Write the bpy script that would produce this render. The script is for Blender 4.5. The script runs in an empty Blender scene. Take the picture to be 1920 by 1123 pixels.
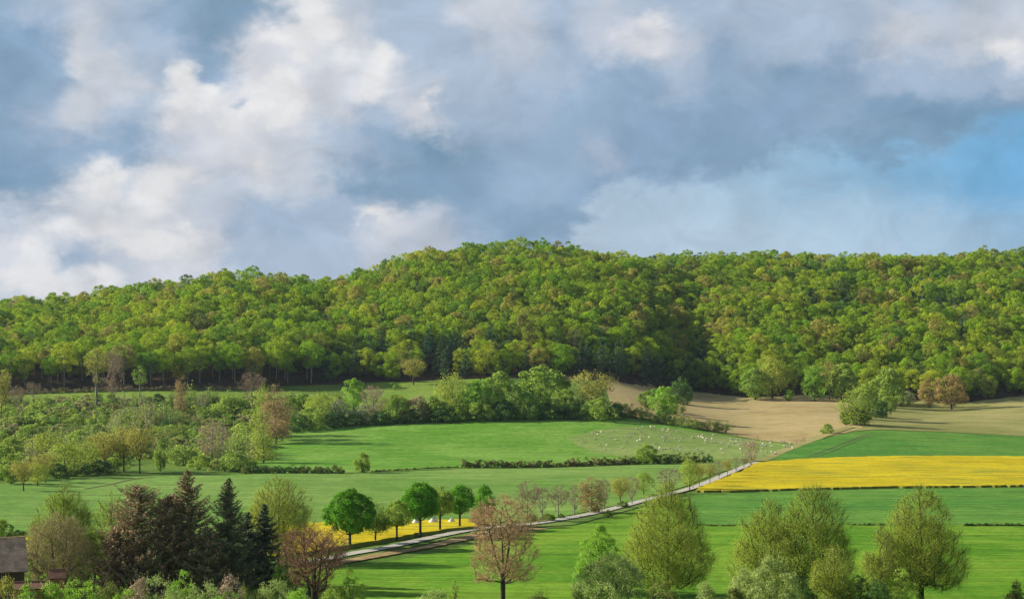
import bpy, math, random
import numpy as np
from mathutils import Vector
from mathutils.geometry import delaunay_2d_cdt
R0 = np.random.default_rng(7)
scene = bpy.context.scene
COL = scene.collection
F = 3000.0; HZ = 700.0; CZ = 36.0      # focal length in photo pixels, horizon row, eye height (m)

# ------------------------------------------------------------------ terrain
def sm(x): return x*x*(3-2*x)
UU = np.arange(-600, 2521, 20.0)
E_u = [-600, 0, 240, 480, 720, 960, 1130, 1210, 1260, 1310, 1350, 1420, 1500, 1580, 1680, 1780, 1920, 2100, 2500]
E_row = [738, 734, 731, 729, 722, 713, 716, 730, 738, 744, 748, 750, 746, 746, 757, 764, 748, 742, 740]
E_D = [900, 900, 900, 915, 950, 945, 935, 955, 985, 1000, 985, 965, 975, 985, 970, 955, 975, 980, 980]
S_u = [-600, 0, 100, 200, 300, 400, 480, 560, 640, 680, 760, 850, 960, 1060, 1120, 1200, 1280, 1400, 1500, 1700, 1800, 1920, 2500]
S_row = [565, 558, 553, 541, 521, 506, 504, 513, 516, 496, 471, 456, 448, 451, 463, 470, 474, 466, 467, 471, 469, 463, 450]
RD_u = [-600, 0, 500, 700, 960, 1150, 1300, 1500, 1920, 2500]
RD_D = [1130, 1150, 1170, 1210, 1230, 1250, 1290, 1280, 1290, 1290]
R7_u = [-600, 0, 480, 600, 900, 1150, 1300, 1400, 1580, 1750, 1920, 2500]
R7_r = [808, 806, 805, 796, 787, 787, 800, 813, 800, 806, 812, 814]
DD = np.arange(150, 1701, 10.0)
Z = np.zeros((len(UU), len(DD)))
for i, u in enumerate(UU):
    de = np.interp(u, E_u, E_D); re_ = np.interp(u, E_u, E_row)
    dr = np.interp(u, RD_u, RD_D); rr = np.interp(u, S_u, S_row) + 18.5*F/dr
    d = [150, 234, 302, 430, 535, 620, 740, de]
    z = [-33, -33, -33, -33, -33, -(859-HZ)*620/F, -(np.interp(u, R7_u, R7_r)-HZ)*740/F, -(re_-HZ)*de/F]
    zr = -(rr-HZ)*dr/F
    for s in (.2, .4, .6, .8):
        d.append(de+(dr-de)*s); z.append(z[7]+(zr-z[7])*(s**.88))
    d += [dr, dr+40, dr+140, dr+400]; z += [zr, zr+1, zr-12, zr-40]
    Z[i] = np.interp(DD, d, z)
def blur(a, ax, n):
    for _ in range(n):
        p = np.pad(a, [(1, 1) if k == ax else (0, 0) for k in (0, 1)], mode='edge')
        a = (p[:-2]+2*p[1:-1]+p[2:])/4 if ax == 0 else (p[:, :-2]+2*p[:, 1:-1]+p[:, 2:])/4
    return a
Z = blur(blur(Z, 0, 4), 1, 5)
def lump(x, y):
    return (np.sin(x*.043+1)*np.cos(y*.05)+.6*np.sin(x*.081+y*.03+2)+.5*np.cos(x*.02-y*.07))
def gz(x, y):
    x = np.asarray(x, float); y = np.asarray(y, float)
    yy = np.maximum(y, 150.0)
    u = np.clip(960+F*x/yy, UU[0], UU[-1]-1e-3); d = np.clip(yy, DD[0], DD[-1]-1e-3)
    fi = (u-UU[0])/20; fj = (d-DD[0])/10
    i = fi.astype(int); j = fj.astype(int); a = fi-i; b = fj-j
    z = (Z[i, j]*(1-a)+Z[i+1, j]*a)*(1-b)+(Z[i, j+1]*(1-a)+Z[i+1, j+1]*a)*b
    de = np.interp(u, E_u, E_D)
    w = np.clip((y-de)/60, 0, 1)
    z = z+w*1.5*lump(x, y)-w*9*np.exp(-((u-1285)/38)**2)*np.clip(1-(y-de)/260, 0, 1)
    n = np.clip(y, 5, 150)
    z = np.where(y < 150, -1.7-31.3*(n-5)/145, z)
    return z+CZ
def at(px, row):
    ds = np.arange(120, 1500, .5)
    x = (px-960)/F*ds
    r = HZ+(CZ-gz(x, ds))*F/ds
    k = int(np.argmax(r <= row)); D = ds[k]
    return ((px-960)/F*D, float(D), float(gz((px-960)/F*D, D)))

# ------------------------------------------------------------------ helpers
def tag(o, label=None, cat=None, group=None, kind=None):
    if label:
        o['label'] = label
        if len(label.split()) > 16: print('LONG', label)
    if cat: o['category'] = cat
    if group: o['group'] = group
    if kind: o['kind'] = kind
    return o
def mesh(name, V, faces, mats=(), mi=None, smooth=False, tint=None):
    """V (n,3); faces: an (m,k) array or a list of such arrays"""
    if not isinstance(faces, list): faces = [faces]
    faces = [np.asarray(f, dtype=np.int32) for f in faces if len(f)]
    me = bpy.data.meshes.new(name)
    V = np.asarray(V, dtype=np.float32)
    me.vertices.add(len(V)); me.vertices.foreach_set('co', V.ravel())
    loops = np.concatenate([f.ravel() for f in faces])
    tot = np.concatenate([np.full(len(f), f.shape[1], np.int32) for f in faces])
    st = np.concatenate([[0], np.cumsum(tot)[:-1]]).astype(np.int32)
    me.loops.add(len(loops)); me.loops.foreach_set('vertex_index', loops)
    me.polygons.add(len(tot)); me.polygons.foreach_set('loop_start', st)
    for m in mats: me.materials.append(m)
    if mi is not None: me.polygons.foreach_set('material_index', np.asarray(mi, np.int32))
    me.polygons.foreach_set('use_smooth', np.full(len(tot), smooth))
    if tint is not None:
        a = me.attributes.new('tint', 'FLOAT_VECTOR', 'FACE')
        t = np.zeros((len(tot), 3), np.float32); t[:, :tint.shape[1]] = tint
        a.data.foreach_set('vector', t.ravel())
    me.update(calc_edges=True)
    return me
def ob(name, me, parent=None, loc=None):
    o = bpy.data.objects.new(name, me); COL.objects.link(o)
    if parent: o.parent = parent
    if loc: o.location = loc
    return o
def empty(name, loc, rz=0, sc=(1, 1, 1)):
    o = bpy.data.objects.new(name, None); COL.objects.link(o)
    o.empty_display_size = .3
    o.location = loc; o.rotation_euler = (0, 0, rz); o.scale = sc
    return o
class MB:
    """collects boxes and tubes into one mesh"""
    def __init__(s): s.v = []; s.f = []
    def box(s, x0, x1, y0, y1, z0, z1):
        b = len(s.v)
        s.v += [(x, y, z) for z in (z0, z1) for x, y in ((x0, y0), (x1, y0), (x1, y1), (x0, y1))]
        s.f += [tuple(b+i for i in q) for q in ((3, 2, 1, 0), (4, 5, 6, 7), (0, 1, 5, 4), (1, 2, 6, 5), (2, 3, 7, 6), (3, 0, 4, 7))]
        return s
    def poly(s, pts):
        b = len(s.v); s.v += list(pts); s.f.append(tuple(range(b, b+len(pts)))); return s
    def bar(s, p, q, r, n=6, r2=None):
        p = Vector(p); q = Vector(q); d = (q-p).normalized(); r2 = r if r2 is None else r2
        a = d.orthogonal().normalized(); c = d.cross(a); b = len(s.v)
        for pt, rr in ((p, r), (q, r2)):
            for k in range(n):
                t = 2*math.pi*k/n; s.v.append(tuple(pt+a*rr*math.cos(t)+c*rr*math.sin(t)))
        for k in range(n): s.f.append((b+k, b+(k+1) % n, b+n+(k+1) % n, b+n+k))
        s.f.append(tuple(b+n+k for k in range(n))); s.f.append(tuple(b+n-1-k for k in range(n)))
        return s
    def build(s, name, mats, parent=None, smooth=False):
        me = bpy.data.meshes.new(name); me.from_pydata(s.v, [], s.f)
        me.materials.append(mats); me.update()
        return ob(name, me, parent)

# ------------------------------------------------------------------ materials
def lin(r, g, b):
    f = lambda c: c/12.92 if c <= .04045 else ((c+.055)/1.055)**2.4
    return tuple(f(v/255) for v in (r, g, b))
def newmat(name):
    m = bpy.data.materials.new(name); m.use_nodes = True
    nt = m.node_tree; nt.nodes.clear()
    return m, nt, nt.nodes, nt.links
def nd(nt, typ, **kw):
    n = nt.nodes.new(typ)
    for k, v in kw.items():
        if k.startswith('i_'):
            key = k[2:]; n.inputs[int(key) if key.isdigit() else key].default_value = v
        else: setattr(n, k, v)
    return n
def ramp(nt, fac, stops, interp='LINEAR'):
    r = nt.nodes.new('ShaderNodeValToRGB'); e = r.color_ramp
    e.interpolation = interp
    while len(e.elements) > 1: e.elements.remove(e.elements[0])
    e.elements[0].position = stops[0][0]; e.elements[0].color = (*stops[0][1], 1)
    for p, c in stops[1:]:
        q = e.elements.new(p); q.color = (*c, 1)
    if fac is not None: nt.links.new(fac, r.inputs[0])
    return r
def math_(nt, op, a, b=None, clamp=False):
    n = nt.nodes.new('ShaderNodeMath'); n.operation = op; n.use_clamp = clamp
    for i, v in enumerate((a, b)):
        if v is None: continue
        if isinstance(v, (int, float)): n.inputs[i].default_value = v
        else: nt.links.new(v, n.inputs[i])
    return n.outputs[0]
def leafmat(name, cols, trans=.35, lo=.62, hi=1.38, rough=0.6, gain=2.0):
    """cols: list of (pos, colour) over the per-tree random; the per-leaf random scales the value"""
    m, nt, N, L = newmat(name)
    at_ = nd(nt, 'ShaderNodeAttribute', attribute_name='tint')
    sp = nd(nt, 'ShaderNodeSeparateXYZ'); L.new(at_.outputs['Vector'], sp.inputs[0])
    oi = nd(nt, 'ShaderNodeObjectInfo')
    g = math_(nt, 'FRACT', math_(nt, 'ADD', sp.outputs[1], oi.outputs['Random']))
    c = ramp(nt, g, [(p, tuple(min(.75, v*gain) for v in q)) for p, q in cols])
    v = nd(nt, 'ShaderNodeMapRange', i_3=lo, i_4=hi); L.new(sp.outputs[0], v.inputs[0])
    hsv = nd(nt, 'ShaderNodeHueSaturation'); L.new(c.outputs[0], hsv.inputs['Color']); L.new(v.outputs[0], hsv.inputs['Value'])
    hm = nd(nt, 'ShaderNodeMapRange', i_3=.485, i_4=.515); L.new(sp.outputs[2], hm.inputs[0]); L.new(hm.outputs[0], hsv.inputs['Hue'])
    d = nd(nt, 'ShaderNodeBsdfPrincipled'); d.inputs['Roughness'].default_value = rough
    d.inputs['Specular IOR Level'].default_value = .04
    L.new(hsv.outputs[0], d.inputs['Base Color'])
    t = nd(nt, 'ShaderNodeBsdfTranslucent'); L.new(hsv.outputs[0], t.inputs[0])
    mx = nd(nt, 'ShaderNodeMixShader', i_0=min(.48, trans*1.25)); L.new(d.outputs[0], mx.inputs[1]); L.new(t.outputs[0], mx.inputs[2])
    o = nd(nt, 'ShaderNodeOutputMaterial'); L.new(mx.outputs[0], o.inputs[0])
    return m
def plain(name, c1, c2=None, scale=3., rough=.85, bump=.0, detail=6, stretch=(1, 1, 1), bands=None):
    m, nt, N, L = newmat(name)
    tc = nd(nt, 'ShaderNodeTexCoord'); mp = nd(nt, 'ShaderNodeMapping'); L.new(tc.outputs['Object'], mp.inputs[0])
    mp.inputs['Scale'].default_value = stretch
    n = nd(nt, 'ShaderNodeTexNoise'); n.inputs['Scale'].default_value = scale; n.inputs['Detail'].default_value = detail
    n.inputs['Roughness'].default_value = .65
    L.new(mp.outputs[0], n.inputs[0])
    c = ramp(nt, n.outputs[0], [(.3, c1), (.7, c2 or c1)])
    d = nd(nt, 'ShaderNodeBsdfPrincipled'); d.inputs['Roughness'].default_value = rough
    d.inputs['Specular IOR Level'].default_value = .2
    L.new(c.outputs[0], d.inputs['Base Color'])
    if bump:
        b = nd(nt, 'ShaderNodeBump'); b.inputs['Strength'].default_value = bump; L.new(n.outputs[0], b.inputs['Height']); L.new(b.outputs[0], d.inputs['Normal'])
    o = nd(nt, 'ShaderNodeOutputMaterial'); L.new(d.outputs[0], o.inputs[0])
    return m
def fieldmat(name, ca, cb, cc=None, period=8., ang=0., line=.25, fine=1., patch=.02, bump=.3, patchamt=.5, spots=None, grain=.28, tram=0):
    """crop: broad patches, drill rows / tramlines along one direction, and fine grain"""
    m, nt, N, L = newmat(name)
    tc = nd(nt, 'ShaderNodeTexCoord')
    mp = nd(nt, 'ShaderNodeMapping'); L.new(tc.outputs['Object'], mp.inputs[0])
    mp.inputs['Rotation'].default_value = (0, 0, math.radians(ang))
    big = nd(nt, 'ShaderNodeTexNoise'); big.inputs['Scale'].default_value = patch; big.inputs['Detail'].default_value = 5; L.new(tc.outputs['Object'], big.inputs[0])
    fn = nd(nt, 'ShaderNodeTexNoise'); fn.inputs['Scale'].default_value = fine; fn.inputs['Detail'].default_value = 4; fn.inputs['Roughness'].default_value = .7; L.new(tc.outputs['Object'], fn.inputs[0])
    # long streaks: noise squeezed along the rows
    st = nd(nt, 'ShaderNodeMapping'); L.new(mp.outputs[0], st.inputs[0]); st.inputs['Scale'].default_value = (.012, 1/period, 1)
    sn = nd(nt, 'ShaderNodeTexNoise'); sn.inputs['Scale'].default_value = 2.2; sn.inputs['Detail'].default_value = 4; L.new(st.outputs[0], sn.inputs[0])
    md = nd(nt, 'ShaderNodeTexNoise'); md.inputs['Scale'].default_value = patch*7; md.inputs['Detail'].default_value = 5; L.new(tc.outputs['Object'], md.inputs[0])
    s = math_(nt, 'ADD', math_(nt, 'MULTIPLY', big.outputs[0], .6), math_(nt, 'MULTIPLY', md.outputs[0], .4))
    c = ramp(nt, s, [(.42, ca), (.58, cb)] if cc is None else [(.40, ca), (.5, cb), (.60, cc)])
    f1 = nd(nt, 'ShaderNodeMapRange', i_1=.3, i_2=.7, i_3=1-grain, i_4=1+grain); L.new(fn.outputs[0], f1.inputs[0])
    f2 = nd(nt, 'ShaderNodeMapRange', i_1=.35, i_2=.65, i_3=1-line*.5, i_4=1+line*.5); L.new(sn.outputs[0], f2.inputs[0])
    val = math_(nt, 'MULTIPLY', f1.outputs[0], f2.outputs[0])
    if tram:
        sy = nd(nt, 'ShaderNodeSeparateXYZ'); L.new(mp.outputs[0], sy.inputs[0])
        q = math_(nt, 'ADD', sy.outputs[1], math_(nt, 'MULTIPLY', big.outputs[0], 14.))
        fr_ = math_(nt, 'FRACT', math_(nt, 'DIVIDE', q, tram))
        ln = nd(nt, 'ShaderNodeMapRange', i_1=.0, i_2=1.6/tram, i_3=.80, i_4=1.); L.new(math_(nt, 'ABSOLUTE', math_(nt, 'SUBTRACT', fr_, .5)), ln.inputs[0])
        val = math_(nt, 'MULTIPLY', val, ln.outputs[0])
    hs = nd(nt, 'ShaderNodeHueSaturation'); L.new(c.outputs[0], hs.inputs['Color']); L.new(val, hs.inputs['Value']); c = hs
    col = c.outputs[0]
    if spots:
        sc, thr, sx, sy, scol, a = spots
        mp2 = nd(nt, 'ShaderNodeMapping'); L.new(tc.outputs['Object'], mp2.inputs[0])
        mp2.inputs['Rotation'].default_value = (0, 0, math.radians(a)); mp2.inputs['Scale'].default_value = (sx, sy, 1)
        q = nd(nt, 'ShaderNodeTexNoise'); q.inputs['Scale'].default_value = sc; q.inputs['Detail'].default_value = 5; L.new(mp2.outputs[0], q.inputs[0])
        rg = nd(nt, 'ShaderNodeTexNoise'); rg.inputs['Scale'].default_value = .008; L.new(tc.outputs['Object'], rg.inputs[0])
        k = nd(nt, 'ShaderNodeMapRange', i_1=thr, i_2=thr+.06); L.new(math_(nt, 'ADD', q.outputs[0], math_(nt, 'MULTIPLY', rg.outputs[0], .25)), k.inputs[0])
        mx = nd(nt, 'ShaderNodeMix', data_type='RGBA'); L.new(k.outputs[0], mx.inputs[0]); L.new(col, mx.inputs[6]); mx.inputs[7].default_value = (*scol, 1)
        col = mx.outputs[2]
    d = nd(nt, 'ShaderNodeBsdfPrincipled'); d.inputs['Roughness'].default_value = .9; d.inputs['Specular IOR Level'].default_value = .03
    L.new(col, d.inputs['Base Color'])
    b = nd(nt, 'ShaderNodeBump'); b.inputs['Strength'].default_value = bump; b.inputs['Distance'].default_value = .3
    L.new(math_(nt, 'ADD', fn.outputs[0], sn.outputs[0]), b.inputs['Height']); L.new(b.outputs[0], d.inputs['Normal'])
    o = nd(nt, 'ShaderNodeOutputMaterial'); L.new(d.outputs[0], o.inputs[0])
    return m

bark = plain('bark', (.05, .037, .028), (.12, .095, .075), 4, bump=.5, stretch=(1, 1, .25))
bark_pale = plain('bark_pale', (.16, .14, .11), (.30, .27, .22), 3, bump=.4, stretch=(1, 1, .3))
bark_dark = plain('bark_dark', (.025, .02, .016), (.07, .055, .045), 4, bump=.5, stretch=(1, 1, .25))
twig_red = leafmat('twig_red', [(0, (.29, .20, .105)), (1, (.28, .21, .10))], .1)
twig_grey = leafmat('twig_grey', [(0, (.20, .155, .10)), (1, (.25, .19, .13))], .1)
twig_mauve = leafmat('twig_mauve', [(0, (.155, .12, .075)), (1, (.18, .145, .085))], .1)
twig_rust = leafmat('twig_rust', [(0, (.15, .085, .05)), (1, (.17, .10, .055))], .1)
twig_olive = leafmat('twig_olive', [(0, (.19, .17, .075)), (1, (.21, .185, .08))], .2)
L_bud = leafmat('leaf_budding', [(0, (.19, .235, .034)), (.5, (.215, .245, .036)), (1, (.175, .23, .032))], .42, lo=.78, hi=1.25)
L_budtan = leafmat('leaf_budding_tan', [(0, (.21, .19, .04)), (1, (.185, .19, .04))], .4)
L_green = leafmat('leaf_fresh', [(0, (.15, .215, .032)), (.5, (.18, .235, .04)), (1, (.13, .20, .03))], .4)
L_bright = leafmat('leaf_bright', [(0, (.165, .265, .03)), (1, (.14, .24, .03))], .45)
L_maple = leafmat('leaf_maple', [(0, (.07, .18, .012)), (1, (.085, .195, .016))], .3)
L_maplemix = leafmat('leaf_olive_green', [(0, (.11, .16, .02)), (1, (.09, .14, .02))], .35)
L_willow = leafmat('leaf_willow', [(0, (.195, .235, .075)), (1, (.18, .225, .07))], .35)
L_orange = leafmat('leaf_copper', [(0, (.21, .155, .055)), (1, (.20, .155, .055))], .35)
L_pink = leafmat('leaf_pinkish', [(0, (.20, .145, .065)), (1, (.20, .16, .055))], .35)
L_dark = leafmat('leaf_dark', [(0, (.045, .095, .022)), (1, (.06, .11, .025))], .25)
L_spruce = leafmat('needles_dark', [(0, (.08, .105, .045)), (1, (.095, .11, .05))], .1, gain=2.7)
L_sprbrown = leafmat('needles_brown', [(0, (.19, .12, .07)), (1, (.21, .13, .08))], .1, gain=2.7)
L_sprmix = leafmat('needles_olive', [(0, (.125, .11, .055)), (1, (.105, .10, .05))], .1)
L_sprblue = leafmat('needles_blackgreen', [(0, (.045, .065, .04)), (1, (.05, .07, .045))], .1)
L_blossom = leafmat('leaf_blossom', [(0, (.22, .23, .12)), (1, (.20, .22, .11))], .3)
L_hedge = leafmat('leaf_hedge', [(0, (.12, .14, .035)), (1, (.10, .12, .03))], .3)
L_hedgered = leafmat('leaf_hedge_reddish', [(0, (.15, .11, .06)), (.5, (.11, .12, .035)), (1, (.17, .12, .06))], .25)
FOREST = [(0, (.11, .20, .010)), (.16, (.19, .245, .012)), (.32, (.13, .20, .012)), (.46, (.22, .245, .020)), (.60, (.09, .17, .012)),
          (.68, (.18, .235, .014)), (.76, (.065, .13, .015)), (.85, (.21, .215, .028)), (.92, (.20, .18, .045)), (.96, (.055, .10, .02)), (1, (.11, .20, .010))]
L_forest = leafmat('leaf_forest', FOREST, .38, lo=.5, hi=1.45, gain=2.22)
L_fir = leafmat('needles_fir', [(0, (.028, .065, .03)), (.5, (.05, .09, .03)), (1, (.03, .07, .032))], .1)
L_scrub = leafmat('leaf_scrub', [(0, (.175, .25, .04)), (.2, (.225, .265, .05)), (.4, (.14, .21, .04)), (.55, (.18, .17, .06)), (.7, (.12, .19, .03)), (.85, (.22, .19, .10)), (1, (.10, .18, .03))], .35)

# ------------------------------------------------------------------ plant generators
def unit(v): return v/np.maximum(np.linalg.norm(v, axis=-1, keepdims=True), 1e-9)
def rdir(rng, n): return unit(rng.normal(size=(n, 3)))
def quads(rng, C, Nn, size, aspect=.7, along=None):
    """one small kite-shaped leaf per centre"""
    n = len(C); size = np.broadcast_to(np.asarray(size, float), (n,))[:, None]
    a = along if along is not None else rdir(rng, n)
    a = unit(a-Nn*np.sum(a*Nn, 1, keepdims=True)); b = np.cross(Nn, a)
    h = size/2
    V = np.stack([C-a*h, C+b*h*aspect, C+a*h, C-b*h*aspect], 1).reshape(-1, 3)
    return V, np.arange(4*n).reshape(n, 4)
def tubes(chains):
    """chains: list of (pts (k,3), radii (k,))"""
    V = []; Q = []; b = 0
    for P, r in chains:
        k = len(P); rm = r[0]
        s = 8 if rm > .16 else 6 if rm > .07 else 4 if rm > .03 else 3
        T = np.gradient(P, axis=0); T = unit(T)
        ref = np.array([1., .13, .07]) if abs(T[0, 0]) < .85 else np.array([.1, 1., .2])
        A = unit(np.cross(T, ref)); B = np.cross(T, A)
        th = np.arange(s)*2*math.pi/s
        ring = P[:, None]+r[:, None, None]*(A[:, None]*np.cos(th)[None, :, None]+B[:, None]*np.sin(th)[None, :, None])
        V.append(ring.reshape(-1, 3))
        i = np.arange(k-1)[:, None]*s; j = np.arange(s)[None]; j2 = (j+1) % s
        Q.append((b+np.stack([i+j, i+j2, i+s+j2, i+s+j], -1)).reshape(-1, 4)); b += k*s
    return np.concatenate(V), np.concatenate(Q)
def skel(rng, H, tb, R, prof, n, rt, stems=1, upk=.55, top=.78, fork=None, wob=.12, minr=.016):
    pt, pr = zip(*prof)
    g = np.linspace(0, 1, 200); w = np.interp(g, pt, pr)**1.6+.02; w /= w.sum()
    t = rng.choice(g, n, p=w)+rng.uniform(-.0025, .0025, n); t = np.clip(t, 0, 1)
    ang = rng.uniform(0, 2*math.pi, n)
    lob = 1+.10*np.sin(3*ang+rng.uniform(0, 6))+.08*np.sin(5*ang+7*t+rng.uniform(0, 6))+.07*np.sin(9*t+2*ang)
    ph = rng.uniform(0, 6, 3)
    lob = lob+.09*np.sin(7*ang+11*t+ph[0])
    rad = R*np.interp(t, pt, pr)*lob*rng.uniform(0, 1, n)**.38
    tips = np.stack([rad*np.cos(ang), rad*np.sin(ang), tb+(H-tb)*t], 1)
    pos = []; par = []; chains = []
    fz = fork if fork is not None else tb*.8
    for s in range(stems):
        a = 2*math.pi*s/max(stems, 1)+rng.uniform(0, 1)
        off = 0 if stems == 1 else R*.32*rng.uniform(.6, 1.2)
        hh = H*top*(1 if s == 0 else rng.uniform(.8, 1))
        k = max(6, int(hh/.6)); zz = np.linspace(0, hh, k) if (s == 0 or fz < .4) else np.linspace(fz, hh, k)
        q = np.clip((zz-fz)/max(hh-fz, .1), 0, 1)
        wx = np.cumsum(rng.normal(0, wob*.35, k))*q; wy = np.cumsum(rng.normal(0, wob*.35, k))*q
        P = np.stack([off*math.cos(a)*q**.8+wx, off*math.sin(a)*q**.8+wy, zz], 1)
        if s > 0 and fz < .4: P[:, 0] += .25*math.cos(a); P[:, 1] += .25*math.sin(a)
        b = len(pos); att = -1
        if s > 0 and fz >= .4:
            att = int(np.argmin(np.abs(np.array([p[2] for p in pos[:n0]])-fz)))
        for i in range(k): pos.append(P[i]); par.append(att if i == 0 else b+i-1)
        chains.append((att, list(range(b, b+k))))
        if s == 0: n0 = k
    cap = len(pos)+n*12
    A = np.zeros((cap, 3)); A[:len(pos)] = pos; m = len(pos)
    nz_ = np.sin(tips[:, 0]*1.5+ph[0])*np.cos(tips[:, 1]*1.4+ph[1])+np.sin(tips[:, 2]*1.3+tips[:, 0]*.7+ph[2])
    keep = (nz_*2.4/max(R, 2.4) > -.42) | (n < 60)
    tips = tips[keep]; rad = rad[keep]; n = len(tips)
    order = np.argsort(rad+rng.normal(0, .12*R, n))
    minz = tb*.82
    ok = A[:, 2] >= 0
    for ti in order:
        T = tips[ti]; d = A[:m]-T; dist = np.sqrt((d*d).sum(1)); dh = np.sqrt(d[:, 0]**2+d[:, 1]**2)
        cost = dist+2.2*np.maximum(0, A[:m, 2]-(T[2]-upk*dh))+20*(A[:m, 2] < minz)
        j = int(np.argmin(cost)); L = dist[j]
        k = int(min(11, max(2, math.ceil(L/.9))))
        p0 = A[j]; c = p0+(T-p0)*np.array([.6, .6, .36])
        s = (np.arange(1, k+1)/k)[:, None]
        B = (1-s)**2*p0+2*s*(1-s)*c+s*s*T
        if k > 2: B[:-1] += rng.normal(0, .045*L/k+.02, (k-1, 3))
        A[m:m+k] = B; par += [j]+list(range(m, m+k-1)); chains.append((j, list(range(m, m+k)))); m += k
    par = np.array(par); cnt = np.zeros(m)
    ends = np.array([c[1][-1] for c in chains]); cnt[ends] = 1
    for i in range(m-1, 0, -1):
        if par[i] >= 0: cnt[par[i]] += cnt[i]
    r = np.maximum(rt*(cnt/cnt.max())**.5, minr)
    A = A[:m]
    # butt flare
    r *= 1+.5*np.exp(-A[:, 2]/.5)
    out = []
    for j, ids in chains:
        ids = np.array(ids)
        if j >= 0: P = np.vstack([A[j], A[ids]]); rr = np.concatenate([[r[ids[0]]], r[ids]])
        else: P = A[ids]; rr = r[ids]
        out.append((P, rr))
    return A, r, out, tips
def twigs(rng, A, r, tips, per, length, width, up=.5):
    C = np.repeat(tips, per, 0); n = len(C)
    out = C.copy(); out[:, 2] = 0; d = unit(unit(out)*.7+rdir(rng, n)*.8+np.array([0, 0, up]))
    L = length*rng.uniform(.5, 1.3, n)[:, None]
    base = C-d*L*rng.uniform(.1, .7, (n, 1)); end = base+d*L
    s = unit(np.cross(d, rdir(rng, n)))*width/2
    V = np.stack([base-s, base+s, end+s*.35, end-s*.35], 1).reshape(-1, 3)
    return V, np.arange(4*n).reshape(n, 4)
def leaves_on(rng, tips, per, spread, size, up=.35, aspect=.7, ctr=None):
    C = np.repeat(tips, per, 0); n = len(C)
    g = np.repeat(rng.uniform(0, 1, len(tips)), per)
    off = rng.normal(0, 1, (n, 3))*spread; off[:, 2] *= .8
    C = C+off
    o = C.copy(); o[:, 2] -= np.median(tips[:, 2]); 
    N_ = unit(unit(o)*.8+rdir(rng, n)*.9+np.array([0, 0, up]))
    V, Q = quads(rng, C, N_, size*rng.uniform(.6, 1.35, n), aspect)
    tint = np.stack([.55*g+.45*rng.uniform(0, 1, n), np.zeros(n), rng.uniform(0, 1, n)], 1)
    return V, Q, tint
def clumpy(rng, H, zb, R, prof, nc, cr, per, size, inner=.25, squash=.8):
    """foliage as many leaf clusters sitting on an uneven envelope"""
    pt, pr = zip(*prof)
    g = np.linspace(0, 1, 200); w = np.interp(g, pt, pr)+.03; w /= w.sum()
    t = rng.choice(g, nc, p=w); ang = rng.uniform(0, 2*math.pi, nc)
    lob = 1+.12*np.sin(2*ang+rng.uniform(0, 6))+.10*np.sin(5*ang+6*t+rng.uniform(0, 6))
    q = np.where(rng.uniform(0, 1, nc) < inner, rng.uniform(.15, .7, nc), rng.uniform(.78, 1.0, nc))
    rad = np.maximum(R*np.interp(t, pt, pr)*lob*q-cr*.45, 0)
    C = np.stack([rad*np.cos(ang), rad*np.sin(ang), zb+cr*.4+(H-zb-cr*.9)*t], 1)
    k = cr*rng.uniform(.65, 1.25, nc)
    CC = np.repeat(C, per, 0); n = len(CC); kk = np.repeat(k, per)[:, None]
    out = CC-np.array([0, 0, zb+(H-zb)*.4])
    d = unit(rdir(rng, n)+unit(out)*.55+np.array([0, 0, .25]))
    P = CC+d*kk*rng.uniform(.55, 1.08, (n, 1))*np.array([1, 1, squash])
    P[:, 2] = np.maximum(P[:, 2], .05)
    N_ = unit(d+rdir(rng, n)*.75)
    V, Q = quads(rng, P, N_, size*rng.uniform(.6, 1.4, n), .75)
    gcl = np.repeat(rng.uniform(0, 1, nc), per)
    return V, Q, np.stack([.55*gcl+.45*rng.uniform(0, 1, n), np.zeros(n), rng.uniform(0, 1, n)], 1), C
DOME = [(0, .45), (.12, .8), (.3, 1), (.5, .98), (.7, .8), (.85, .55), (.95, .28), (1, .05)]
LINDEN = [(0, .55), (.1, .85), (.25, 1), (.45, .93), (.62, .78), (.78, .58), (.9, .36), (1, .06)]
BALL = [(0, .35), (.1, .7), (.25, .93), (.45, 1), (.65, .93), (.82, .7), (.94, .4), (1, .1)]
VASE = [(0, .2), (.2, .5), (.45, .85), (.7, 1), (.85, .85), (.95, .5), (1, .15)]
CONE = [(0, .7), (.1, 1), (.3, .9), (.55, .62), (.8, .3), (1, .03)]
BUSH = [(0, .85), (.25, 1), (.5, .95), (.75, .72), (.92, .4), (1, .1)]
COLUMN = [(0, .7), (.2, 1), (.5, .95), (.8, .75), (.95, .4), (1, .1)]

def tree_budding(seed, H, W, leaf, bk, n=1100, prof=LINDEN, tb=.16, per=26, ls=.135, spread=.45, stems=1, rt=None, tw=5, upk=.6, fork=None):
    rng = np.random.default_rng(seed)
    A, r, ch, tips = skel(rng, H, tb*H, W/2, prof, n, rt or H*.021, stems, upk, fork=fork)
    Vt, Qt = tubes(ch)
    V, Q, t = leaves_on(rng, tips, int(per*(1.9 if n > 500 else 1)), spread, ls)
    mi = None; mats = [leaf]
    if n > 500:     # fine upright shoots
        V2, Q2 = twigs(rng, A, r, tips, 4, 1.1, .035, up=1.2)
        mi = np.concatenate([np.zeros(len(Q), int), np.ones(len(Q2), int)]); mats.append(bk)
        Q = np.vstack([Q, Q2+len(V)]); V = np.vstack([V, V2]); t = np.vstack([t, np.full((len(Q2), 3), .5)])
    return mesh('trunk', Vt, Qt, [bk], smooth=True), mesh('crown', V, Q, mats, mi=mi, tint=t)
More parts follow.
